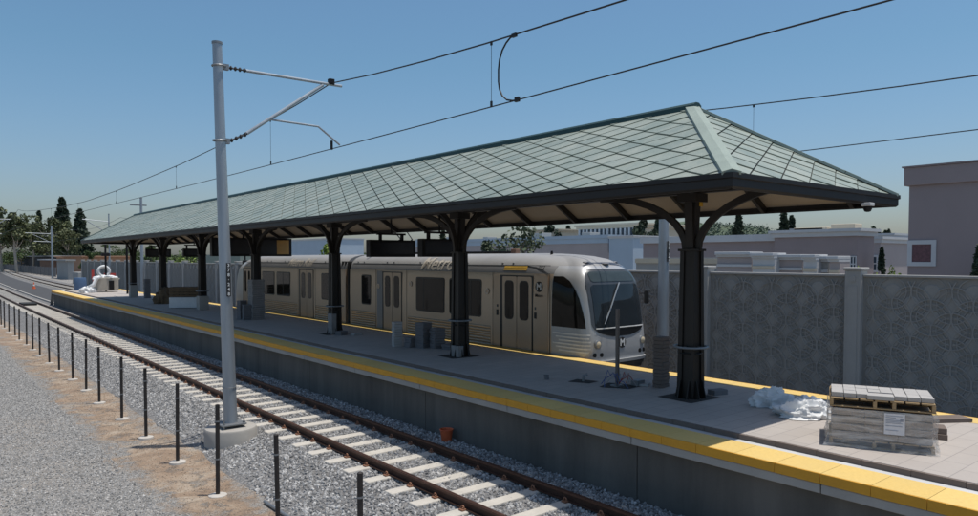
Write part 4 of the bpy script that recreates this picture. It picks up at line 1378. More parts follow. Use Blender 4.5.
for z, w_ in ((.50, .2), (.475, .12), (.44, .21), (.42, .18), (.40, .2), (.36, .2), (.30, .15)): pbox(b, .70, .70 + w_, -.049, -.046, PT + z - .004, PT + z + .004)
pbox(b, .87, .91, -.049, -.046, PT + .43, PT + .47)
b.build('label_print', pm('label_print', (.3, .32, .38), .7, bump=.02), lb)
up = thing('wooden_pallet', 'wooden pallet lying on top of the wrapped paver load', 'pallet', (ctr.x, ctr.y, PT + .56))
b = MB(); pallet_mesh(b, PT + .565, .13)
b.build('pallet_boards', WOOD, up)
k_ = 0
gz = PT + .70
for j in range(3):
    for i in range(8):
        if j == 0 and i in (3, 4): continue
        b = MB(); u0 = .02 + i * .158; v0 = .04 + j * .235
        dx_ = random.uniform(-.004, .004)
        pbox(b, u0 + dx_, u0 + dx_ + .153, v0, v0 + .23, gz, gz + .062 + random.uniform(0, .006), .005)
        o = b.build('concrete_paver', PAVER)
        tag(o, '%s pale grey paver of the %s row laid on the upper pallet' % (ORD[i], ['front', 'middle', 'back'][j]), 'paver', 'pavers laid on the upper pallet')
b = MB(); pbox(b, .47, .80, -.02, .20, gz + .001, gz + .062, .005)
tag(b.build('concrete_paver', PAVER), 'longer buff paver sitting forward in the front row of the upper pallet', 'paver', 'pavers laid on the upper pallet')

def paver_stack(cx, cy, n, wx, wy, ang, where, m, h=.075, z0=PT, jit=.012):
    for i in range(n):
        b = MB(); ox, oy = random.uniform(-jit, jit), random.uniform(-jit, jit)
        b.box(cx - wx / 2 + ox, cx + wx / 2 + ox, cy - wy / 2 + oy, cy + wy / 2 + oy, z0 + i * h, z0 + i * h + h - .004, .006, ang + random.uniform(-.03, .03))
        o = b.build('concrete_paver', m)
        tag(o, '%s paver from the bottom of %s' % (ORD[i], where), 'paver', where)
paver_stack(11.98, 8.95, 14, .30, .22, .15, 'the tall narrow stack beside the nearest canopy column', PAVER_B)
paver_stack(11.28, 18.15, 10, .26, .24, -.2, 'the slim pale stack before the train windows', PAVER)
paver_stack(11.52, 17.75, 4, .28, .28, .1, 'the lowest stack between two taller ones', PAVER_D)
paver_stack(11.78, 17.45, 10, .40, .32, .25, 'the broad dark stack left of the second column', PAVER_D)
paver_stack(12.0, 17.05, 8, .36, .32, -.1, 'the right hand dark stack near the second column', PAVER_D)
paver_stack(12.15, 16.65, 2, .4, .3, .4, 'the two pavers lying by the dark stacks', PAVER_D)
paver_stack(12.0, 50.6, 16, .34, .30, .1, 'the dark tall stack beside the farthest column', PAVER_D, .08)
paver_stack(11.05, 30.5, 11, .34, .28, .2, 'the stack beside the brick clad column', PAVER_D)
paver_stack(11.1, 30.05, 9, .34, .28, -.1, 'the shorter stack beside the brick clad column', PAVER_D)
paver_stack(11.45, 22.05, 2, .34, .26, .35, 'the small pile at the third column foot', PAVER_D)
paver_stack(11.85, 21.75, 1, .34, .26, .1, 'the lone grey block at the third column foot', PAVER)
paver_stack(12.18, 7.75, 1, .34, .20, -.25, 'the lone block right of the nearest column', PAVER_D, .1)
paver_stack(11.85, 9.35, 1, .36, .30, .5, 'the flat slab by the tall narrow stack', PAVER, .05)
paver_stack(11.72, 3.95, 2, .62, .30, PA, 'the loose pair beyond the wrapped pallet', PAVER_B, .085, PT, .03)
paver_stack(12.75, 4.3, 1, 1.5, .30, PA + .55, 'the long course at the far edge', PAVER_B, .07)

# crumpled plastic sheet
def crumple(cx, cy, rx, ry, h, seed, n=26, m=52, rot=0.):
    from mathutils import noise
    b = MB(); rows = []
    for i in range(n + 1):
        t = i / n
        row = []
        for k in range(m + 1):
            a_ = 2 * PI * (k % m) / m
            r_ = math.sin(t * PI / 2) ; zz = math.cos(t * PI / 2)
            q = Vector((r_ * math.cos(a_), r_ * math.sin(a_), zz))
            rg = 1 - abs(noise.noise(q * 1.9 + Vector((seed, 0, 0)))) * 2.2
            r2 = 1 - abs(noise.noise(q * 4.3 + Vector((0, seed, 0)))) * 2.2
            s_ = .70 + .34 * rg + .07 * r2 + .2 * noise.noise(q * 1.1 + Vector((seed, seed, 0)))
            x_, y_ = rx * q.x * s_, ry * q.y * s_
            row.append((cx + x_ * math.cos(rot) - y_ * math.sin(rot), cy + x_ * math.sin(rot) + y_ * math.cos(rot), PT + .01 + max(0, h * zz * (s_ * 1.15))))
        rows.append(row)
    b.grid(rows); return b
bag = thing('plastic_sheeting', 'crumpled heap of white plastic sheeting on the sunlit paving', 'plastic sheet', (11.75, 6.0, PT))
crumple(11.5, 5.75, .46, .28, .25, 3.3, rot=-.9).build('sheet_fold', PLASW, bag, 24)
crumple(11.9, 6.45, .40, .2, .30, 8.1, rot=-.7).build('sheet_fold', PLASW, bag, 24)
crumple(12.0, 5.85, .35, .25, .22, 5.7, rot=-.9).build('sheet_fold', PLASW, bag, 24)

# steel angle standing in an open wiring pit
b = MB(); b.poly([(10.95, 9.75, PT + .005), (11.25, 9.2, PT + .005), (11.75, 9.25, PT + .005), (11.5, 9.95, PT + .005)])
struct(b.build('paving_opening', PIT))
an = thing('steel_angle_post', 'slim bare steel upright standing among loose wires in an open pit', 'post', (11.33, 9.58, PT))
b = MB(); b.box(11.30, 11.36, 9.55, 9.562, PT - .05, PT + 1.62); b.box(11.30, 11.312, 9.562, 9.61, PT - .05, PT + 1.62)
b.build('upright', pm('primer_steel', (.17, .145, .13), .6, .4), an)
b = MB(); b.box(11.22, 11.44, 9.5, 9.68, PT + .004, PT + .03); b.build('base_plate', GALV_D, an)
wm = [pm('red_cable', (.35, .05, .04), .5), pm('grey_cable', (.3, .3, .32), .5), pm('blue_cable', (.05, .09, .25), .5)]
cols_ = ['red', 'grey', 'blue']
for i in range(9):
    b = MB(); a_ = random.uniform(0, 6.28); c = Vector((11.33, 9.55, PT + .02)); pts = []
    for k in range(8):
        t_ = k / 7
        pts.append(c + Vector((math.cos(a_ + t_ * 1.6) * .38 * t_, math.sin(a_ + t_ * 1.6) * .38 * t_, .30 * math.sin(t_ * PI) * random.uniform(.6, 1.1))))
    b.tube(pts, .008, 5)
    b.build('loose_wire', wm[i % 3], an)
b = MB(); b.box(11.62, 11.86, 9.28, 9.46, PT, PT + .12, .01)
tag(b.build('junction_box', GALV_D), 'small grey junction box beside the wiring pit', 'box')
b = MB(); b.poly([(10.9, 10.6, PT + .005), (11.1, 10.15, PT + .005), (11.45, 10.2, PT + .005), (11.3, 10.7, PT + .005)])
struct(b.build('paving_opening', PIT))
b = MB(); b.tube([(11.2, 10.42, PT - .05), (11.2, 10.42, PT + .12), (11.27, 10.36, PT + .16)], .03, 8)
tag(b.build('conduit_stub', GALV_D), 'short bent conduit stub sticking out of a small pit in the paving', 'conduit')
b = MB(); b.lathe([(.05, PT), (.06, PT + .1), (.055, PT + .1), (.045, PT + .01)], (10.75, 11.1, 0), 14)
tag(b.build('paper_cup', PAVER_D), 'small grey tub on the shaded paving near the pit', 'tub')
# white wrapped crates with old pallets on top
ca = -YAW
cb = thing('wrapped_crate', 'white film wrapped crate on the platform beside the sixth canopy column', 'crate', (11.4, 39.6, PT))
b = MB(); b.box(10.6, 12.2, 39.1, 40.1, PT + .02, PT + .58, .03, ca + .12); b.build('crate_body', PLASW, cb)
for i in range(4):
    b = MB(); z = PT + .6 + i * .135
    for k in range(6): b.box(10.6 + k * .27, 10.6 + k * .27 + .22, 39.1, 40.1, z + .1, z + .12, 0, ca + .12, (11.4, 39.6, 0))
    for v in (39.12, 39.55, 39.98): b.box(10.6, 12.2, v, v + .1, z, z + .098, 0, ca + .12, (11.4, 39.6, 0))
    tag(b.build('wooden_pallet', WOOD_D), '%s old wooden pallet from the bottom on the white wrapped crate' % ORD[i], 'pallet', 'old pallets stacked on the white crate')
crumple(11.35, 44.0, .6, .5, .85, 2.2).build('rubble_sack', WOOD_D, None, True)
tag(bpy.data.objects['rubble_sack'], 'lumpy brown sack behind the white wrapped crate', 'sack')
# sheeted equipment at the far end
eq = thing('sheeted_machine', 'bulky machine half covered by white sheeting at the far end of the platform', 'machine', (11.6, 58, PT))
b = MB(); b.box(11.0, 12.5, 57.2, 58.5, PT + .1, PT + 1.15, .06); b.build('machine_body', pm('dull_tan_panel', (.36, .33, .28), .7, var=.2, scale=2), eq)
b = MB(); b.box(11.8, 12.15, 57.14, 57.21, PT + .2, PT + .9); b.build('machine_door', BLACKP, eq)
crumple(11.75, 57.9, .95, .75, .32, 6.6).build('white_sheeting', PLASW, eq, True)
for o in bpy.data.objects:
    if o.name.startswith('white_sheeting'): o.location.z += .95
crumple(10.3, 57.2, .55, .4, .45, 9.4).build('white_sheeting', PLASW, eq, True)
b = MB(); b.tube([(10.4, 57.2, PT + .4), (10.75, 57.2, PT + .6), (10.95, 57.2, PT + 1.1), (11.2, 57.2, PT + 1.2)], .15, 12); b.build('white_duct', PLASW, eq, True)
b = MB(); b.torus((11.9, 63.8, PT + 1.6), .4, .12, 28, 10, 'Y'); tag(b.build('hose_coil', PLASW, None, True), 'white hose coil standing behind the sheeted machine', 'hose')
b = MB(); b.lathe([(.45, PT), (.47, PT + .5), (.45, PT + 1.0), (.43, PT + 1.05), (.02, PT + 1.05)], (10.6, 66.2, 0), 20)
tag(b.build('blue_drum', BLUEP, None, 40), 'blue plastic drum behind the sheeted machine', 'drum')
b = MB(); b.box(12.4, 13.3, 66.4, 66.46, PT + .3, PT + 1.4); b.box(12.45, 12.53, 66.4, 66.5, PT, PT + .3); b.box(13.2, 13.3, 66.4, 66.5, PT, PT + .3)
tag(b.build('red_barrier_board', REDP), 'red barrier board beyond the sheeted machine', 'barrier')
b = MB(); b.box(11.4, 11.6, 66.0, 66.06, PT + .9, PT + 1.7); b.tube([(11.5, 66.03, PT), (11.5, 66.03, PT + .9)], .03, 6)
tag(b.build('red_sign_board', REDP), 'narrow red sign beside the blue drum', 'sign')
eq.location.y += 4.2
for (x, y, nm) in ((12.3, 57.6, 'nearer'), (11.9, 63.0, 'farther')):
    t = thing('black_lamp_post', '%s of two slim black posts at the far platform end' % nm, 'post', (x, y, PT), 'slim black posts at the platform end')
    b = MB(); b.tube([(x, y, PT), (x, y, 4.95)], .075, 8); b.build('shaft', BLACKP, t)
    if nm == 'farther': b = MB(); b.box(x - .3, x + .3, y - .15, y + .15, 3.95, 4.2, .03); b.build('lamp_head', BLACKP, t)
    else: b = MB(); b.tube([(x - 2.2, y, 4.85), (x + 1.0, y, 4.85)], .06, 8); b.build('cross_pipe', GALV, t)
for i, (x, y) in enumerate(((10.0, 71.5), (10.7, 73.0), (11.4, 70.5), (12.2, 72))):
    b = MB(); b.box(x - .5, x + .5, y - .6, y + .6, -.16, .55 + .25 * (i % 2), .03, .2 * i)
    tag(b.build('timber_crate', [WOOD, BROWN_W, WOOD, ORANGE_W][i]), '%s timber crate on the ground past the platform end' % ['pale', 'dark brown', 'tan', 'reddish'][i], 'crate', 'timber crates past the platform end')
def cone(x, y, z, label):
    t = thing('traffic_cone', label, 'cone', (x, y, z), 'orange traffic cones')
    b = MB(); b.lathe([(.2, z + .04), (.13, z + .35), (.04, z + .85), (.01, z + .86)], (x, y, 0), 14); b.build('cone_body', ORANGE, t, 50)
    b = MB(); b.lathe([(.135, z + .38), (.10, z + .55)], (x, y, 0), 14); b.build('reflective_collar', WHITEL, t)
    b = MB(); b.box(x - .25, x + .25, y - .25, y + .25, z, z + .04); b.build('cone_base', ORANGE, t)
cone(11.9, 107, -.17, 'orange traffic cone alone on the dark strip between the tracks')
cone(12.6, 74, -.17, 'orange traffic cone just past the platform end')
t = thing('rubber_mat_stack', 'flat black rubber crossing mat lying between the near rails', 'mat', (7.5, 70, -.15))
for i, dy in enumerate((0, 1.1)):
    b = MB(); b.box(6.85, 7.9, 69.2 + dy * 1.2, 70.3 + dy * 1.2, -.15, .02, .02); b.build('mat', RUBBER, t)
b = MB(); b.box(4.05, 4.45, 58.4, 58.44, .0, .55); b.tube([(4.25, 58.42, -.4), (4.25, 58.42, .1)], .02, 6)
tag(b.build('red_marker_sign', REDP), 'small red marker among the farthest steel posts', 'sign')
t = thing('signal_box', 'small black trackside signal on a bracket at the rear of the train', 'signal', (17.2, 46.6, 2.8))
b = MB(); b.box(17.0, 17.5, 46.4, 46.8, 2.9, 3.65, .03); b.build('housing', BLACKP, t)
b = MB(); b.tube([(17.25, 46.9, -.3), (17.25, 46.9, 4.0), (16.9, 46.7, 4.0)], .05, 8); b.build('signal_mast', BLACKP, t)

# ------------------------------------------------------------------ pixel helpers for placing far things at real distances
CF = Vector((math.sin(YAW), math.cos(YAW), 0)); CR = Vector((math.cos(YAW), -math.sin(YAW), 0))
def at_depth(px, d): return CF * d + CR * ((px - 489) / F_PX * d)
def y_on(px, X):
    u = (px - 489) / F_PX
    d = X / (u * math.cos(YAW) + math.sin(YAW))
    return d * (math.cos(YAW) - u * math.sin(YAW)), d
def z_at(py, d): return CAM_H + (258 - py) * d / F_PX

def window_on(parent, X, y0, y1, z0, z1, fr=TRIMW, gl=GLASS_B, bar=False):
    b = MB(); w = min(.35, (y1 - y0) * .16)
    b.box(X - .08, X - .004, y0, y1, z0, z0 + w); b.box(X - .08, X - .004, y0, y1, z1 - w, z1)
    b.box(X - .08, X - .004, y0, y0 + w, z0 + w, z1 - w); b.box(X - .08, X - .004, y1 - w, y1, z0 + w, z1 - w)
    f = b.build('window', fr, parent)
    b = MB(); b.box(X - .03, X - .004, y0 + w, y1 - w, z0 + w, z1 - w); b.build('window_pane', gl, f)
    if bar:
        b = MB(); ym = (y0 + y1) / 2; zm = (z0 + z1) / 2
        b.box(X - .06, X - .031, ym - .05, ym + .05, z0 + w, z1 - w); b.box(X - .06, X - .031, y0 + w, ym - .05, zm - .05, zm + .05); b.box(X - .06, X - .031, ym + .05, y1 - w, zm - .05, zm + .05)
        b.build('window_bars', fr, f)
def building(name, label, X, y0, y1, z, m, depth=18, cornice=None, cor_h=.6, cor_out=.35, cor_m=TRIMW):
    t = thing(name, label, 'building', (X, (y0 + y1) / 2, -.4))
    b = MB(); b.box(X, X + depth, y0, y1, -.4, z - (cor_h if cornice else 0)); b.build('building_wall', m, t)
    if cornice:
        b = MB()
        b.box(X - cor_out * .5, X + depth + cor_out * .5, y0 - cor_out * .5, y1 + cor_out * .5, z - cor_h, z - cor_h * .4)
        b.box(X - cor_out, X + depth + cor_out, y0 - cor_out, y1 + cor_out, z - cor_h * .4 + .002, z)
        b.build('cornice', cor_m, t)
    else:
        b = MB(); b.box(X + .3, X + depth - .3, y0 + .3, y1 - .3, z - .02, z + .05); b.build('roof', GREYB, t)
    return t
# big mauve building at the right
t = thing('mauve_building', 'large plain mauve stucco building close behind the wall with one white framed window', 'building', (40, 0, -.4))
b = MB(); b.box(40, 62, -32, 14.4, -.4, 7.52); b.build('building_wall', MAUVE, t)
b = MB(); b.box(39.8, 62.2, -32.2, 14.6, 7.522, 8.45, .03); b.build('parapet', MAUVE, t)
b = MB(); b.box(39.72, 62.28, -32.28, 14.68, 8.452, 8.53); b.build('parapet_cap', pm('mauve_cap', (.27, .22, .22), .9), t)
ya_, d1 = y_on(907.5, 40); yb_, d2 = y_on(936, 40)
window_on(t, 40, yb_, ya_, z_at(266, d1), z_at(240, d2), TRIMW, WINRED)
# long mauve building with white cornices
t = building('mauve_building', 'long low mauve building with a white cornice behind the wall', 60, 25.4, 32.6, 6.25, MAUVE, 3.2, True, .62, .4)
y0_, dd = y_on(640, 60)
b = MB(); b.box(60.5, 64, 32.65, y0_, -.4, 5.35); b.build('building_wing', MAUVE, t)
b = MB(); b.box(60.2, 64.2, 32.65, y0_ + .2, 5.352, 5.98); b.build('wing_cornice', TRIMW, t)
for (px0, px1, pt, pb) in ((850, 856.5, 256, 272),):
    ya_, d1 = y_on(px0, 60); yb_, d2 = y_on(px1, 60)
    window_on(t, 60, yb_, ya_, z_at(pb, d1), z_at(pt, d2), TRIMW, GLASS_B, True)
b = MB(); b.box(61.3, 62.8, 26.2, 28.2, 6.26, 6.72, .05); b.box(61.5, 62.7, 28.6, 31.6, 6.26, 6.5, .05); b.build('roof_unit', CREAM, t)
b = MB(); b.box(61.5, 62.2, 29, 32, 6.26, 6.45); b.build('roof_pipe', GALV_D, t)
# row of low white cornice blocks just beyond the wall
ya_, d1 = y_on(636, 34); yb_, d2 = y_on(722, 34)
t = building('low_grey_building', 'low flat roofed grey building just over the wall behind the nearest column', 34, yb_, ya_, z_at(258.5, d2), GREYB, 6)
b = MB(); b.box(33.9, 34.1, yb_, ya_, z_at(258.5, d2) - .28, z_at(258.5, d2) - .02); b.build('parapet_band', CREAM, t)
segs = [(717, 752, 252, MAUVE_L), (752, 775, 253, TRIMW), (775, 803, 254.5, MAUVE_L), (803, 817, 254.5, TRIMW), (817, 829, 256, GREYB), (829, 840, 256, MAUVE_L)]
names = ['pale mauve low block with a white stepped cornice nearest the column', 'white low block with a deep cornice second from the column', 'mauve low block in the middle of the cornice row',
         'narrow white low block with a bold cornice', 'grey low block between white cornices', 'mauve low end block of the cornice row']
for i, ((p0_, p1_, pt, m_), nm) in enumerate(zip(segs, names)):
    X = 32 - .5 * (i % 2)
    ya_, d1 = y_on(p0_, X); yb_, d2 = y_on(p1_, X)
    zt = z_at(pt, d1)
    t = thing('low_storefront', nm, 'building', (X, (ya_ + yb_) / 2, -.4), 'low cornice blocks behind the wall')
    b = MB(); b.box(X, X + 1.0, yb_ + .02, ya_ - .02, -.4, zt - .26); b.build('building_wall', m_, t)
    b = MB(); b.box(X - .12, X + 1.02, yb_ + .01, ya_ - .01, zt - .258, zt - .15); b.box(X - .25, X + 1.04, yb_ + .005, ya_ - .005, zt - .148, zt, .02); b.build('cornice', TRIMW, t)
    b = MB(); b.box(X - .08, X - .004, yb_ + .03, ya_ - .03, zt - .75, zt - .62); b.build('wall_band', CREAM if i % 2 else TRIMW, t)
# buildings behind the train
ya_, d1 = y_on(385, 70); yb_, d2 = y_on(608, 70)
t = building('mauve_building', 'long mauve building with a pale blue parapet seen above the train roof', 70, yb_, ya_, 6.85, MAUVE_L, 16, True, 1.1, .25, BLUEW)
for fr_, w_, h_ in ((.12, 1.6, .5), (.3, 2.4, .7), (.52, 1.2, .4), (.7, 2.0, .6), (.88, 1.5, .45)):
    ym = yb_ + (ya_ - yb_) * fr_
    b = MB(); b.box(73, 75, ym - w_ / 2, ym + w_ / 2, 6.9, 6.9 + h_, .04); b.build('roof_unit', GREYB, t)
ya_, d1 = y_on(609, 69); yb_, d2 = y_on(633, 69)
building('pale_blue_building', 'pale blue block right of the cream colonnade building', 69, yb_, ya_, z_at(236, d1), BLUEW, 10, True, .35, .2, TRIMW)
ya_, d1 = y_on(578, 88); yb_, d2 = y_on(637, 88)
zt = z_at(225.5, d1)
t = building('colonnade_building', 'cream upper storey with a row of short columns above the train', 88, yb_, ya_, zt, CREAM, 14, True, .75, .5, CREAM)
n_ = 14
for i in range(n_):
    y = yb_ + .5 + (ya_ - yb_ - 1) * i / (n_ - 1)
    b = MB(); b.box(87.7, 87.98, y - .16, y + .16, zt - 2.6, zt - .76); b.build('pilaster', TRIMW, t)
b = MB(); b.box(87.9, 87.99, yb_ + .4, ya_ - .4, zt - 2.6, zt - .8); b.build('dark_recess', GLASS_B, t)
ya_, d1 = y_on(532, 95); yb_, d2 = y_on(558, 95)
building('cream_building', 'small cream gabled building left of the colonnade building', 95, yb_, ya_, z_at(230, d1), CREAM, 8, True, .5, .4, CREAM)
ya_, d1 = y_on(290, 80); yb_, d2 = y_on(335, 80)
building('blue_building', 'light blue building glimpsed beside the long display', 80, yb_, ya_, z_at(240, d1), BLUEW, 8, True, .4, .2, TRIMW)
ya_, d1 = y_on(205, 40); yb_, d2 = y_on(240, 40)
building('green_building', 'dull green roofed shed seen beside the tall pole', 40, yb_, ya_, z_at(255, d1), pm('dull_green_siding', (.2, .24, .21), .9), 8)
# houses at the right, between the two mauve buildings
for (p0_, p1_, pt, X, m_, nm) in ((862, 880, 237, 72, MAUVE_L, 'pale mauve house with a tall white window right of the long mauve building'),
                                   (878, 892, 233.5, 92, GREYB, 'grey flat roofed house behind the dark cypress'),
                                   (890, 910, 236, 84, BLUEW, 'pale blue house beside the large mauve building')):
    ya_, d1 = y_on(p0_, X); yb_, d2 = y_on(p1_, X)
    t = building('small_house', nm, X, yb_, ya_, z_at(pt, d1), m_, 8, True, .6, .35)
    ym = (ya_ + yb_) / 2
    window_on(t, X, ym - .7, ym + .5, z_at(272, d1), z_at(255, d1), TRIMW, GLASS_B, True)
# left: carport, tan building, terracotta wall
def left_building(name, label, p0_, p1_, pt, pb, X, m_, depth=10, roof=None):
    ya_, d1 = y_on(p0_, X); yb_, d2 = y_on(p1_, X)
    t = thing(name, label, 'building', (X, yb_, -.4))
    zt = z_at(pt, d2)
    b = MB(); b.box(X, X + depth, yb_, ya_, -.4, zt); b.build('building_wall', m_, t)
    b = MB(); b.box(X - .5, X + depth + .3, yb_ - .5, ya_ + .5, zt + .002, zt + .3); b.build('roof', roof or GREYB, t)
    return t
t = left_building('carport', 'dark open carport with a thin pale roof left of the terracotta wall', 17, 55, 256.5, 270, 30, pm('carport_shadow', (.03, .03, .032), .9), 10, GREYB)
left_building('brown_shed', 'brown walled shed under the thin pale roof line', 40, 54.5, 260.5, 274, 27, BROWN_W, 5, TRIMW)
left_building('terracotta_building', 'flat terracotta building beyond the left end of the grey wall', 57, 84, 257, 272, 29, ORANGE_W, 10, ORANGE_W)
left_building('grey_wall_block', 'plain grey block wall in front of the terracotta building', 57, 68, 261, 278, 23, GREYB, 1.0, GREYB)
fn = thing('chain_link_fence', 'low grey mesh fence running along the far track at the left', 'fence', (21, 170, -.4))
ya_, d1 = y_on(2, 24); yb_, d2 = y_on(56, 24)
b = MB()
b.box(24, 24.05, yb_, ya_, -.3, 1.7); b.build('fence_mesh', pm('fence_mesh', (.16, .15, .145), .9, var=.3, scale=1.5), fn)
yy = yb_
while yy < ya_:
    b = MB(); b.tube([(23.95, yy, -.4), (23.95, yy, 1.85)], .05, 6); b.build('fence_post', GALV_D, fn); yy += 6
# container-like site equipment between wall and fence
b = MB(); b.box(20.2, 22.5, 128, 133, -.4, 1.5, .05)
tag(b.build('site_container', GREYB), 'grey site container past the left end of the long wall', 'container')

# ------------------------------------------------------------------ vegetation
def leaf_quad(b, c, s, flat=0.):
    n = Vector((random.gauss(0, 1), random.gauss(0, 1), random.gauss(0, 1) + flat)).normalized()
    u = n.orthogonal().normalized(); a_ = random.random() * 6.28
    u = (Matrix.Rotation(a_, 3, n) @ u); v = n.cross(u)
    s1, s2 = s * random.uniform(.5, 1.1), s * random.uniform(.35, .7)
    b.b.faces.new([b.b.verts.new(q) for q in (c - u * s1, c - v * s2 + u * s1 * .1, c + u * s1, c + v * s2)])
def tree(name, label, x, y, h, w, kind='broad', m=LEAF_G, bark=BARK, base=-.4, dens=1., leaf=None, group='trees beyond the wall', trunk_h=.35, cat='tree'):
    t = thing(name, label, cat, (x, y, base), group)
    rnd = random
    b = MB(); cl = []
    r = max(.08, h * .018)
    if kind == 'conifer':
        b.tube([(x, y, base), (x + h * .005, y, base + h * .5), (x, y, base + h * .96)], [r, r * .6, .03], 7)
        n_ = 46
        for i in range(n_):
            t_ = .08 + .92 * i / n_
            rad = w / 2 * (1 - t_) ** .75 * rnd.uniform(.55, 1.15) + .1
            for k in range(3):
                a_ = rnd.random() * 6.28
                cl.append((Vector((x + math.cos(a_) * rad * .62, y + math.sin(a_) * rad * .62, base + h * t_ - rad * .18)), Vector((rad * .42 + .15, rad * .42 + .15, h * .018 + rad * .12))))
    elif kind == 'cypress':
        b.tube([(x, y, base), (x, y, base + h * .8)], [r, .03], 7)
        for i in range(60):
            t_ = rnd.random(); rad = w / 2 * min(1, (1 - t_) * 2.2) ** .7 * (.6 + .4 * min(1, t_ * 4))
            a_ = rnd.random() * 6.28
            cl.append((Vector((x + math.cos(a_) * rad * .5, y + math.sin(a_) * rad * .5, base + h * (.05 + .95 * t_))), Vector((rad * .5 + .04, rad * .5 + .04, h * .05))))
    elif kind == 'bush':
        for i in range(12):
            a_ = rnd.random() * 6.28; q = rnd.random() ** .5
            cl.append((Vector((x + math.cos(a_) * q * w * .38, y + math.sin(a_) * q * w * .38, base + h * rnd.uniform(.25, .8) * (1 - .3 * q))), Vector((w * .18, w * .18, h * .22))))
        b.tube([(x, y, base), (x, y, base + h * .5)], [.08, .03], 6)
    else:
        pts = [Vector((x, y, base)), Vector((x + rnd.uniform(-.03, .03) * h, y, base + h * trunk_h)), Vector((x + rnd.uniform(-.05, .05) * h, y, base + h * .8))]
        b.tube(pts, [r * 1.3, r, r * .3], 8)
        nb = 9 if kind == 'broad' else 11
        for i in range(nb):
            a_ = i / nb * 6.28 + rnd.uniform(-.4, .4); zz = h * rnd.uniform(trunk_h + .08, .86)
            rad = w * .5 * rnd.uniform(.45, .9) * (1 - .5 * max(0, zz / h - .6))
            e = Vector((x + math.cos(a_) * rad, y + math.sin(a_) * rad, base + zz))
            s_ = Vector((x, y, base + zz * .68))
            b.tube([s_, s_.lerp(e, .5) + Vector((0, 0, -.02 * h)), e], [r * .5, r * .3, r * .1], 5)
            for k in range(3):
                o_ = Vector((rnd.gauss(0, .1) * w, rnd.gauss(0, .1) * w, rnd.gauss(0, .05) * h))
                s2 = rnd.uniform(.6, 1.2)
                cl.append((e + o_, Vector((w * .19 * s2, w * .19 * s2, h * .085 * s2))))
        for k in range(4): cl.append((Vector((x + rnd.gauss(0, .12) * w, y + rnd.gauss(0, .12) * w, base + h * rnd.uniform(.82, .95))), Vector((w * .13, w * .13, h * .06))))
    b.build('trunk', bark, t, 60)
    c = MB()
    lf = leaf or max(.10, h * .03)
    per = int(54 * dens)
    for ce, ra in cl:
        for k in range(per):
            v = Vector((rnd.gauss(0, 1), rnd.gauss(0, 1), rnd.gauss(0, 1))).normalized() * rnd.uniform(.35, 1.0) ** .6
            leaf_quad(c, ce + Vector((v.x * ra.x, v.y * ra.y, v.z * ra.z)), lf * rnd.uniform(.7, 1.3), .3)
    c.build('crown', m, t, recalc=False)
    return t
def ptree(px, pytop, d, wpx, label, kind='broad', m=LEAF_G, name='tree', **kw):
    q = at_depth(px, d); z = z_at(pytop, d)
    return tree(name, label, q.x, q.y, z + .4, wpx * d / F_PX, kind, m, **kw)
# left group
ptree(2, 208, 200, 34, 'tall eucalyptus at the extreme edge of the tree group', 'euc', LEAF_E, 'eucalyptus_tree', bark=BARK_E, trunk_h=.4, dens=1.3)
ptree(17, 211, 185, 24, 'eucalyptus with a pale forked trunk near the distant line pole', 'euc', LEAF_E, 'eucalyptus_tree', bark=BARK_E, trunk_h=.42, dens=1.3)
ptree(33, 222, 215, 22, 'rounded grey green eucalyptus behind the forked one', 'euc', LEAF_E, 'eucalyptus_tree', bark=BARK_E, dens=1.2)
ptree(40, 211, 260, 17, 'slim dark conifer poking above the rounded eucalyptus', 'conifer', LEAF_C, 'conifer_tree')
ptree(51, 217, 205, 34, 'broad olive green eucalyptus behind the distant line pole', 'euc', LEAF_E, 'eucalyptus_tree', bark=BARK_E, dens=1.3)
ptree(63, 198, 240, 31, 'tallest dark conifer of the tree group', 'conifer', LEAF_C, 'conifer_tree', dens=1.2)
ptree(81, 209, 230, 33, 'shorter dark conifer right of the tallest one', 'conifer', LEAF_C, 'conifer_tree', dens=1.2)
ptree(67, 228, 200, 26, 'low olive tree below the two tall conifers', 'euc', LEAF_E, 'eucalyptus_tree', bark=BARK_E, dens=1.2)
ptree(22, 236, 240, 46, 'dark leafy tree low behind the pale trunks', 'broad', LEAF_G, 'broadleaf_tree', trunk_h=.1, dens=1.5)
ptree(58, 242, 240, 40, 'dark leafy tree behind the terracotta building', 'broad', LEAF_G, 'broadleaf_tree', trunk_h=.1, dens=1.5)
ptree(105, 243, 200, 30, 'green tree under the far corner of the canopy roof', 'broad', LEAF_G, 'broadleaf_tree', trunk_h=.1, dens=1.5)
ptree(128, 246, 190, 26, 'green tree seen between the black posts and far column', 'broad', LEAF_G, 'broadleaf_tree', trunk_h=.1, dens=1.5)
ptree(88, 250, 150, 14, 'small green tree over the left end of the wall', 'broad', LEAF_G, 'broadleaf_tree', trunk_h=.1, dens=1.5)
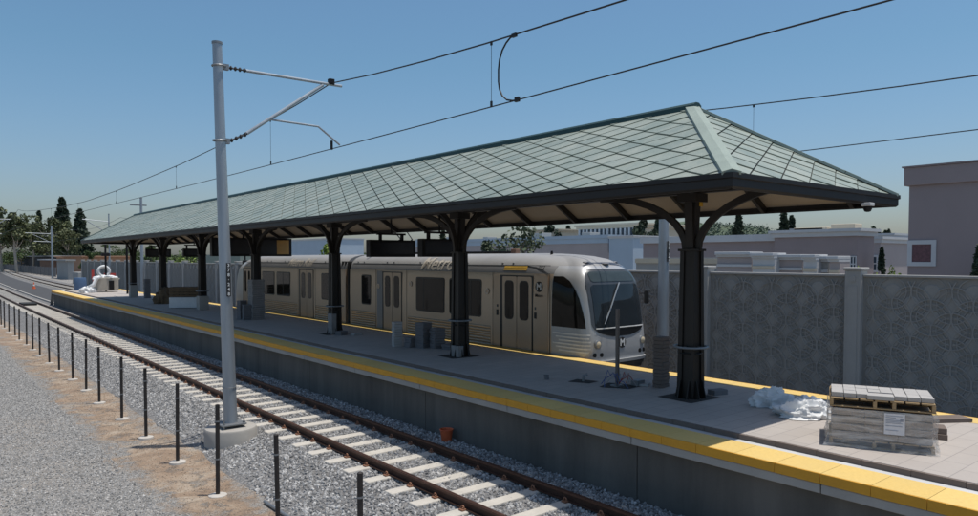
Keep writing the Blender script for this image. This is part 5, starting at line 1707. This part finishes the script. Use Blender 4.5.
# glimpsed between the columns
ptree(178, 246, 90, 24, 'bright green shrub between the rear columns above the wall', 'bush', LEAF_B, 'shrub', cat='shrub')
ptree(192, 250, 85, 24, 'second bright green shrub between the rear columns', 'bush', LEAF_B, 'shrub', cat='shrub')
ptree(152, 244, 140, 20, 'dark green tree behind the farthest column', 'broad', LEAF_G, 'broadleaf_tree', trunk_h=.1, dens=1.5)
ptree(331, 238, 62, 32, 'bright yellow green tree left of the third canopy column', 'broad', LEAF_B, 'young_tree', trunk_h=.2)
ptree(443, 232, 60, 15, 'narrow green tree behind the second column display', 'cypress', LEAF_P, 'narrow_tree')
ptree(516, 219, 44, 50, 'loose pine above the train roof right of the second column', 'euc', LEAF_P, 'pine_tree', trunk_h=.4, dens=.55, leaf=.16)
ptree(487, 236, 52, 20, 'small bushy pine above the train roof', 'broad', LEAF_P, 'pine_tree', dens=.7)
ptree(549, 223, 130, 16, 'dark round tree behind the cream gabled building', 'broad', LEAF_C, 'broadleaf_tree')
ptree(568, 226, 150, 16, 'small dark tree left of the colonnade building', 'conifer', LEAF_C, 'conifer_tree')
ptree(644, 214, 92, 26, 'big dark evergreen right of the colonnade building', 'broad', LEAF_C, 'evergreen_tree', trunk_h=.15, dens=1.5)
ptree(658, 219, 105, 24, 'second dark evergreen half behind the far line pole', 'conifer', LEAF_C, 'evergreen_tree', dens=1.2)
ptree(738, 214, 130, 24, 'dark conifer seen under the curved brace arm', 'conifer', LEAF_C, 'conifer_tree', dens=1.3)
ptree(783, 212, 120, 20, 'dark conifer right of the brace arm over the mauve roof', 'conifer', LEAF_C, 'conifer_tree', dens=1.2)
ptree(791, 216, 125, 14, 'small conifer touching the taller one over the mauve roof', 'conifer', LEAF_C, 'conifer_tree')
ptree(875, 226, 170, 14, 'low dark tree on the skyline left of the large mauve building', 'broad', LEAF_C, 'broadleaf_tree')
ptree(889, 230, 175, 9, 'smaller dark tree on the skyline by the large mauve building', 'broad', LEAF_C, 'broadleaf_tree')
ptree(881.5, 248, 58, 7.5, 'slender dark cypress before the pale houses', 'cypress', LEAF_C, 'cypress_tree', dens=1.2)
ptree(864, 257, 50, 30, 'yellow green shrub above the wall left of the cypress', 'bush', LEAF_B, 'shrub', cat='shrub', dens=1.6, leaf=.12)
ptree(893, 256, 50, 22, 'yellow green shrub between cypress and large mauve building', 'bush', LEAF_B, 'shrub', cat='shrub', dens=1.6, leaf=.12)
ptree(978, 248, 33, 16, 'dark cypress against the large mauve building at the picture edge', 'cypress', LEAF_C, 'cypress_tree', dens=1.6, leaf=.1)
ptree(650, 258, 24, 18, 'low shrub tips showing over the wall by the line pole', 'bush', LEAF_B, 'shrub', cat='shrub', leaf=.08)
ptree(682, 259, 24, 14, 'low shrub tips showing over the wall left of the nearest column', 'bush', LEAF_B, 'shrub', cat='shrub', leaf=.08)

# distant wooded hill
from mathutils import noise as mn
hb = MB(); rows = []
for i in range(26):
    d = 520 + i * 26; row = []
    for k in range(90):
        px = 380 + k * 9
        q = at_depth(px, d)
        e = math.exp(-((px - 720) / 120) ** 2) * .9 + .35 * math.exp(-((px - 480) / 160) ** 2) + .22
        t_ = min(1, i / 14); t_ = t_ * t_ * (3 - 2 * t_) * (1 if i < 18 else max(0, 1 - (i - 18) / 7))
        hh = 37 * e * t_ * (1 + .25 * mn.noise(Vector((px * .02, i * .2, 3)))) + 3.2 * abs(mn.noise(Vector((q.x * .06, q.y * .06, 1)))) * t_
        row.append((q.x, q.y, -.6 + hh))
    rows.append(row)
hb.grid(rows); struct(hb.build('wooded_hills', HILL, None, True))
# tree clumps scattered over the hill, too far to tell apart, haze tinted into the leaf colour
hc = MB()
for i in range(900):
    px = random.uniform(560, 860); d = random.uniform(600, 880); i_ = (d - 520) / 26
    q = at_depth(px, d)
    e = math.exp(-((px - 720) / 120) ** 2) * .9 + .35 * math.exp(-((px - 480) / 160) ** 2) + .22
    t_ = min(1, i_ / 14); t_ = t_ * t_ * (3 - 2 * t_)
    z = -.6 + 37 * e * t_
    for k in range(16):
        leaf_quad(hc, Vector((q.x + random.gauss(0, 2.6), q.y + random.gauss(0, 2.6), z + abs(random.gauss(2.4, 2)))), 1.5, .6)
o = hc.build('hillside_woods', leaf_mat('haze_tinted_leaves', (.055, .08, .06), (.10, .135, .10)), None, recalc=False); o['kind'] = 'stuff'

# far belt of trees that closes the view beyond the station, one mass
tb = MB()
for i in range(1500):
    px = random.uniform(-160, 400); d = random.uniform(290, 340)
    q = at_depth(px, d)
    hgt = 3.2 + 2.6 * (mn.noise(Vector((px * .05, 0, 7))) + .6)
    zz = random.uniform(-.2, hgt)
    for k in range(12):
        leaf_quad(tb, Vector((q.x + random.gauss(0, 1.6), q.y + random.gauss(0, 1.6), zz + random.gauss(0, .8))), .9, .5)
o = tb.build('distant_woods', LEAF_G, None, recalc=False); o['kind'] = 'stuff'
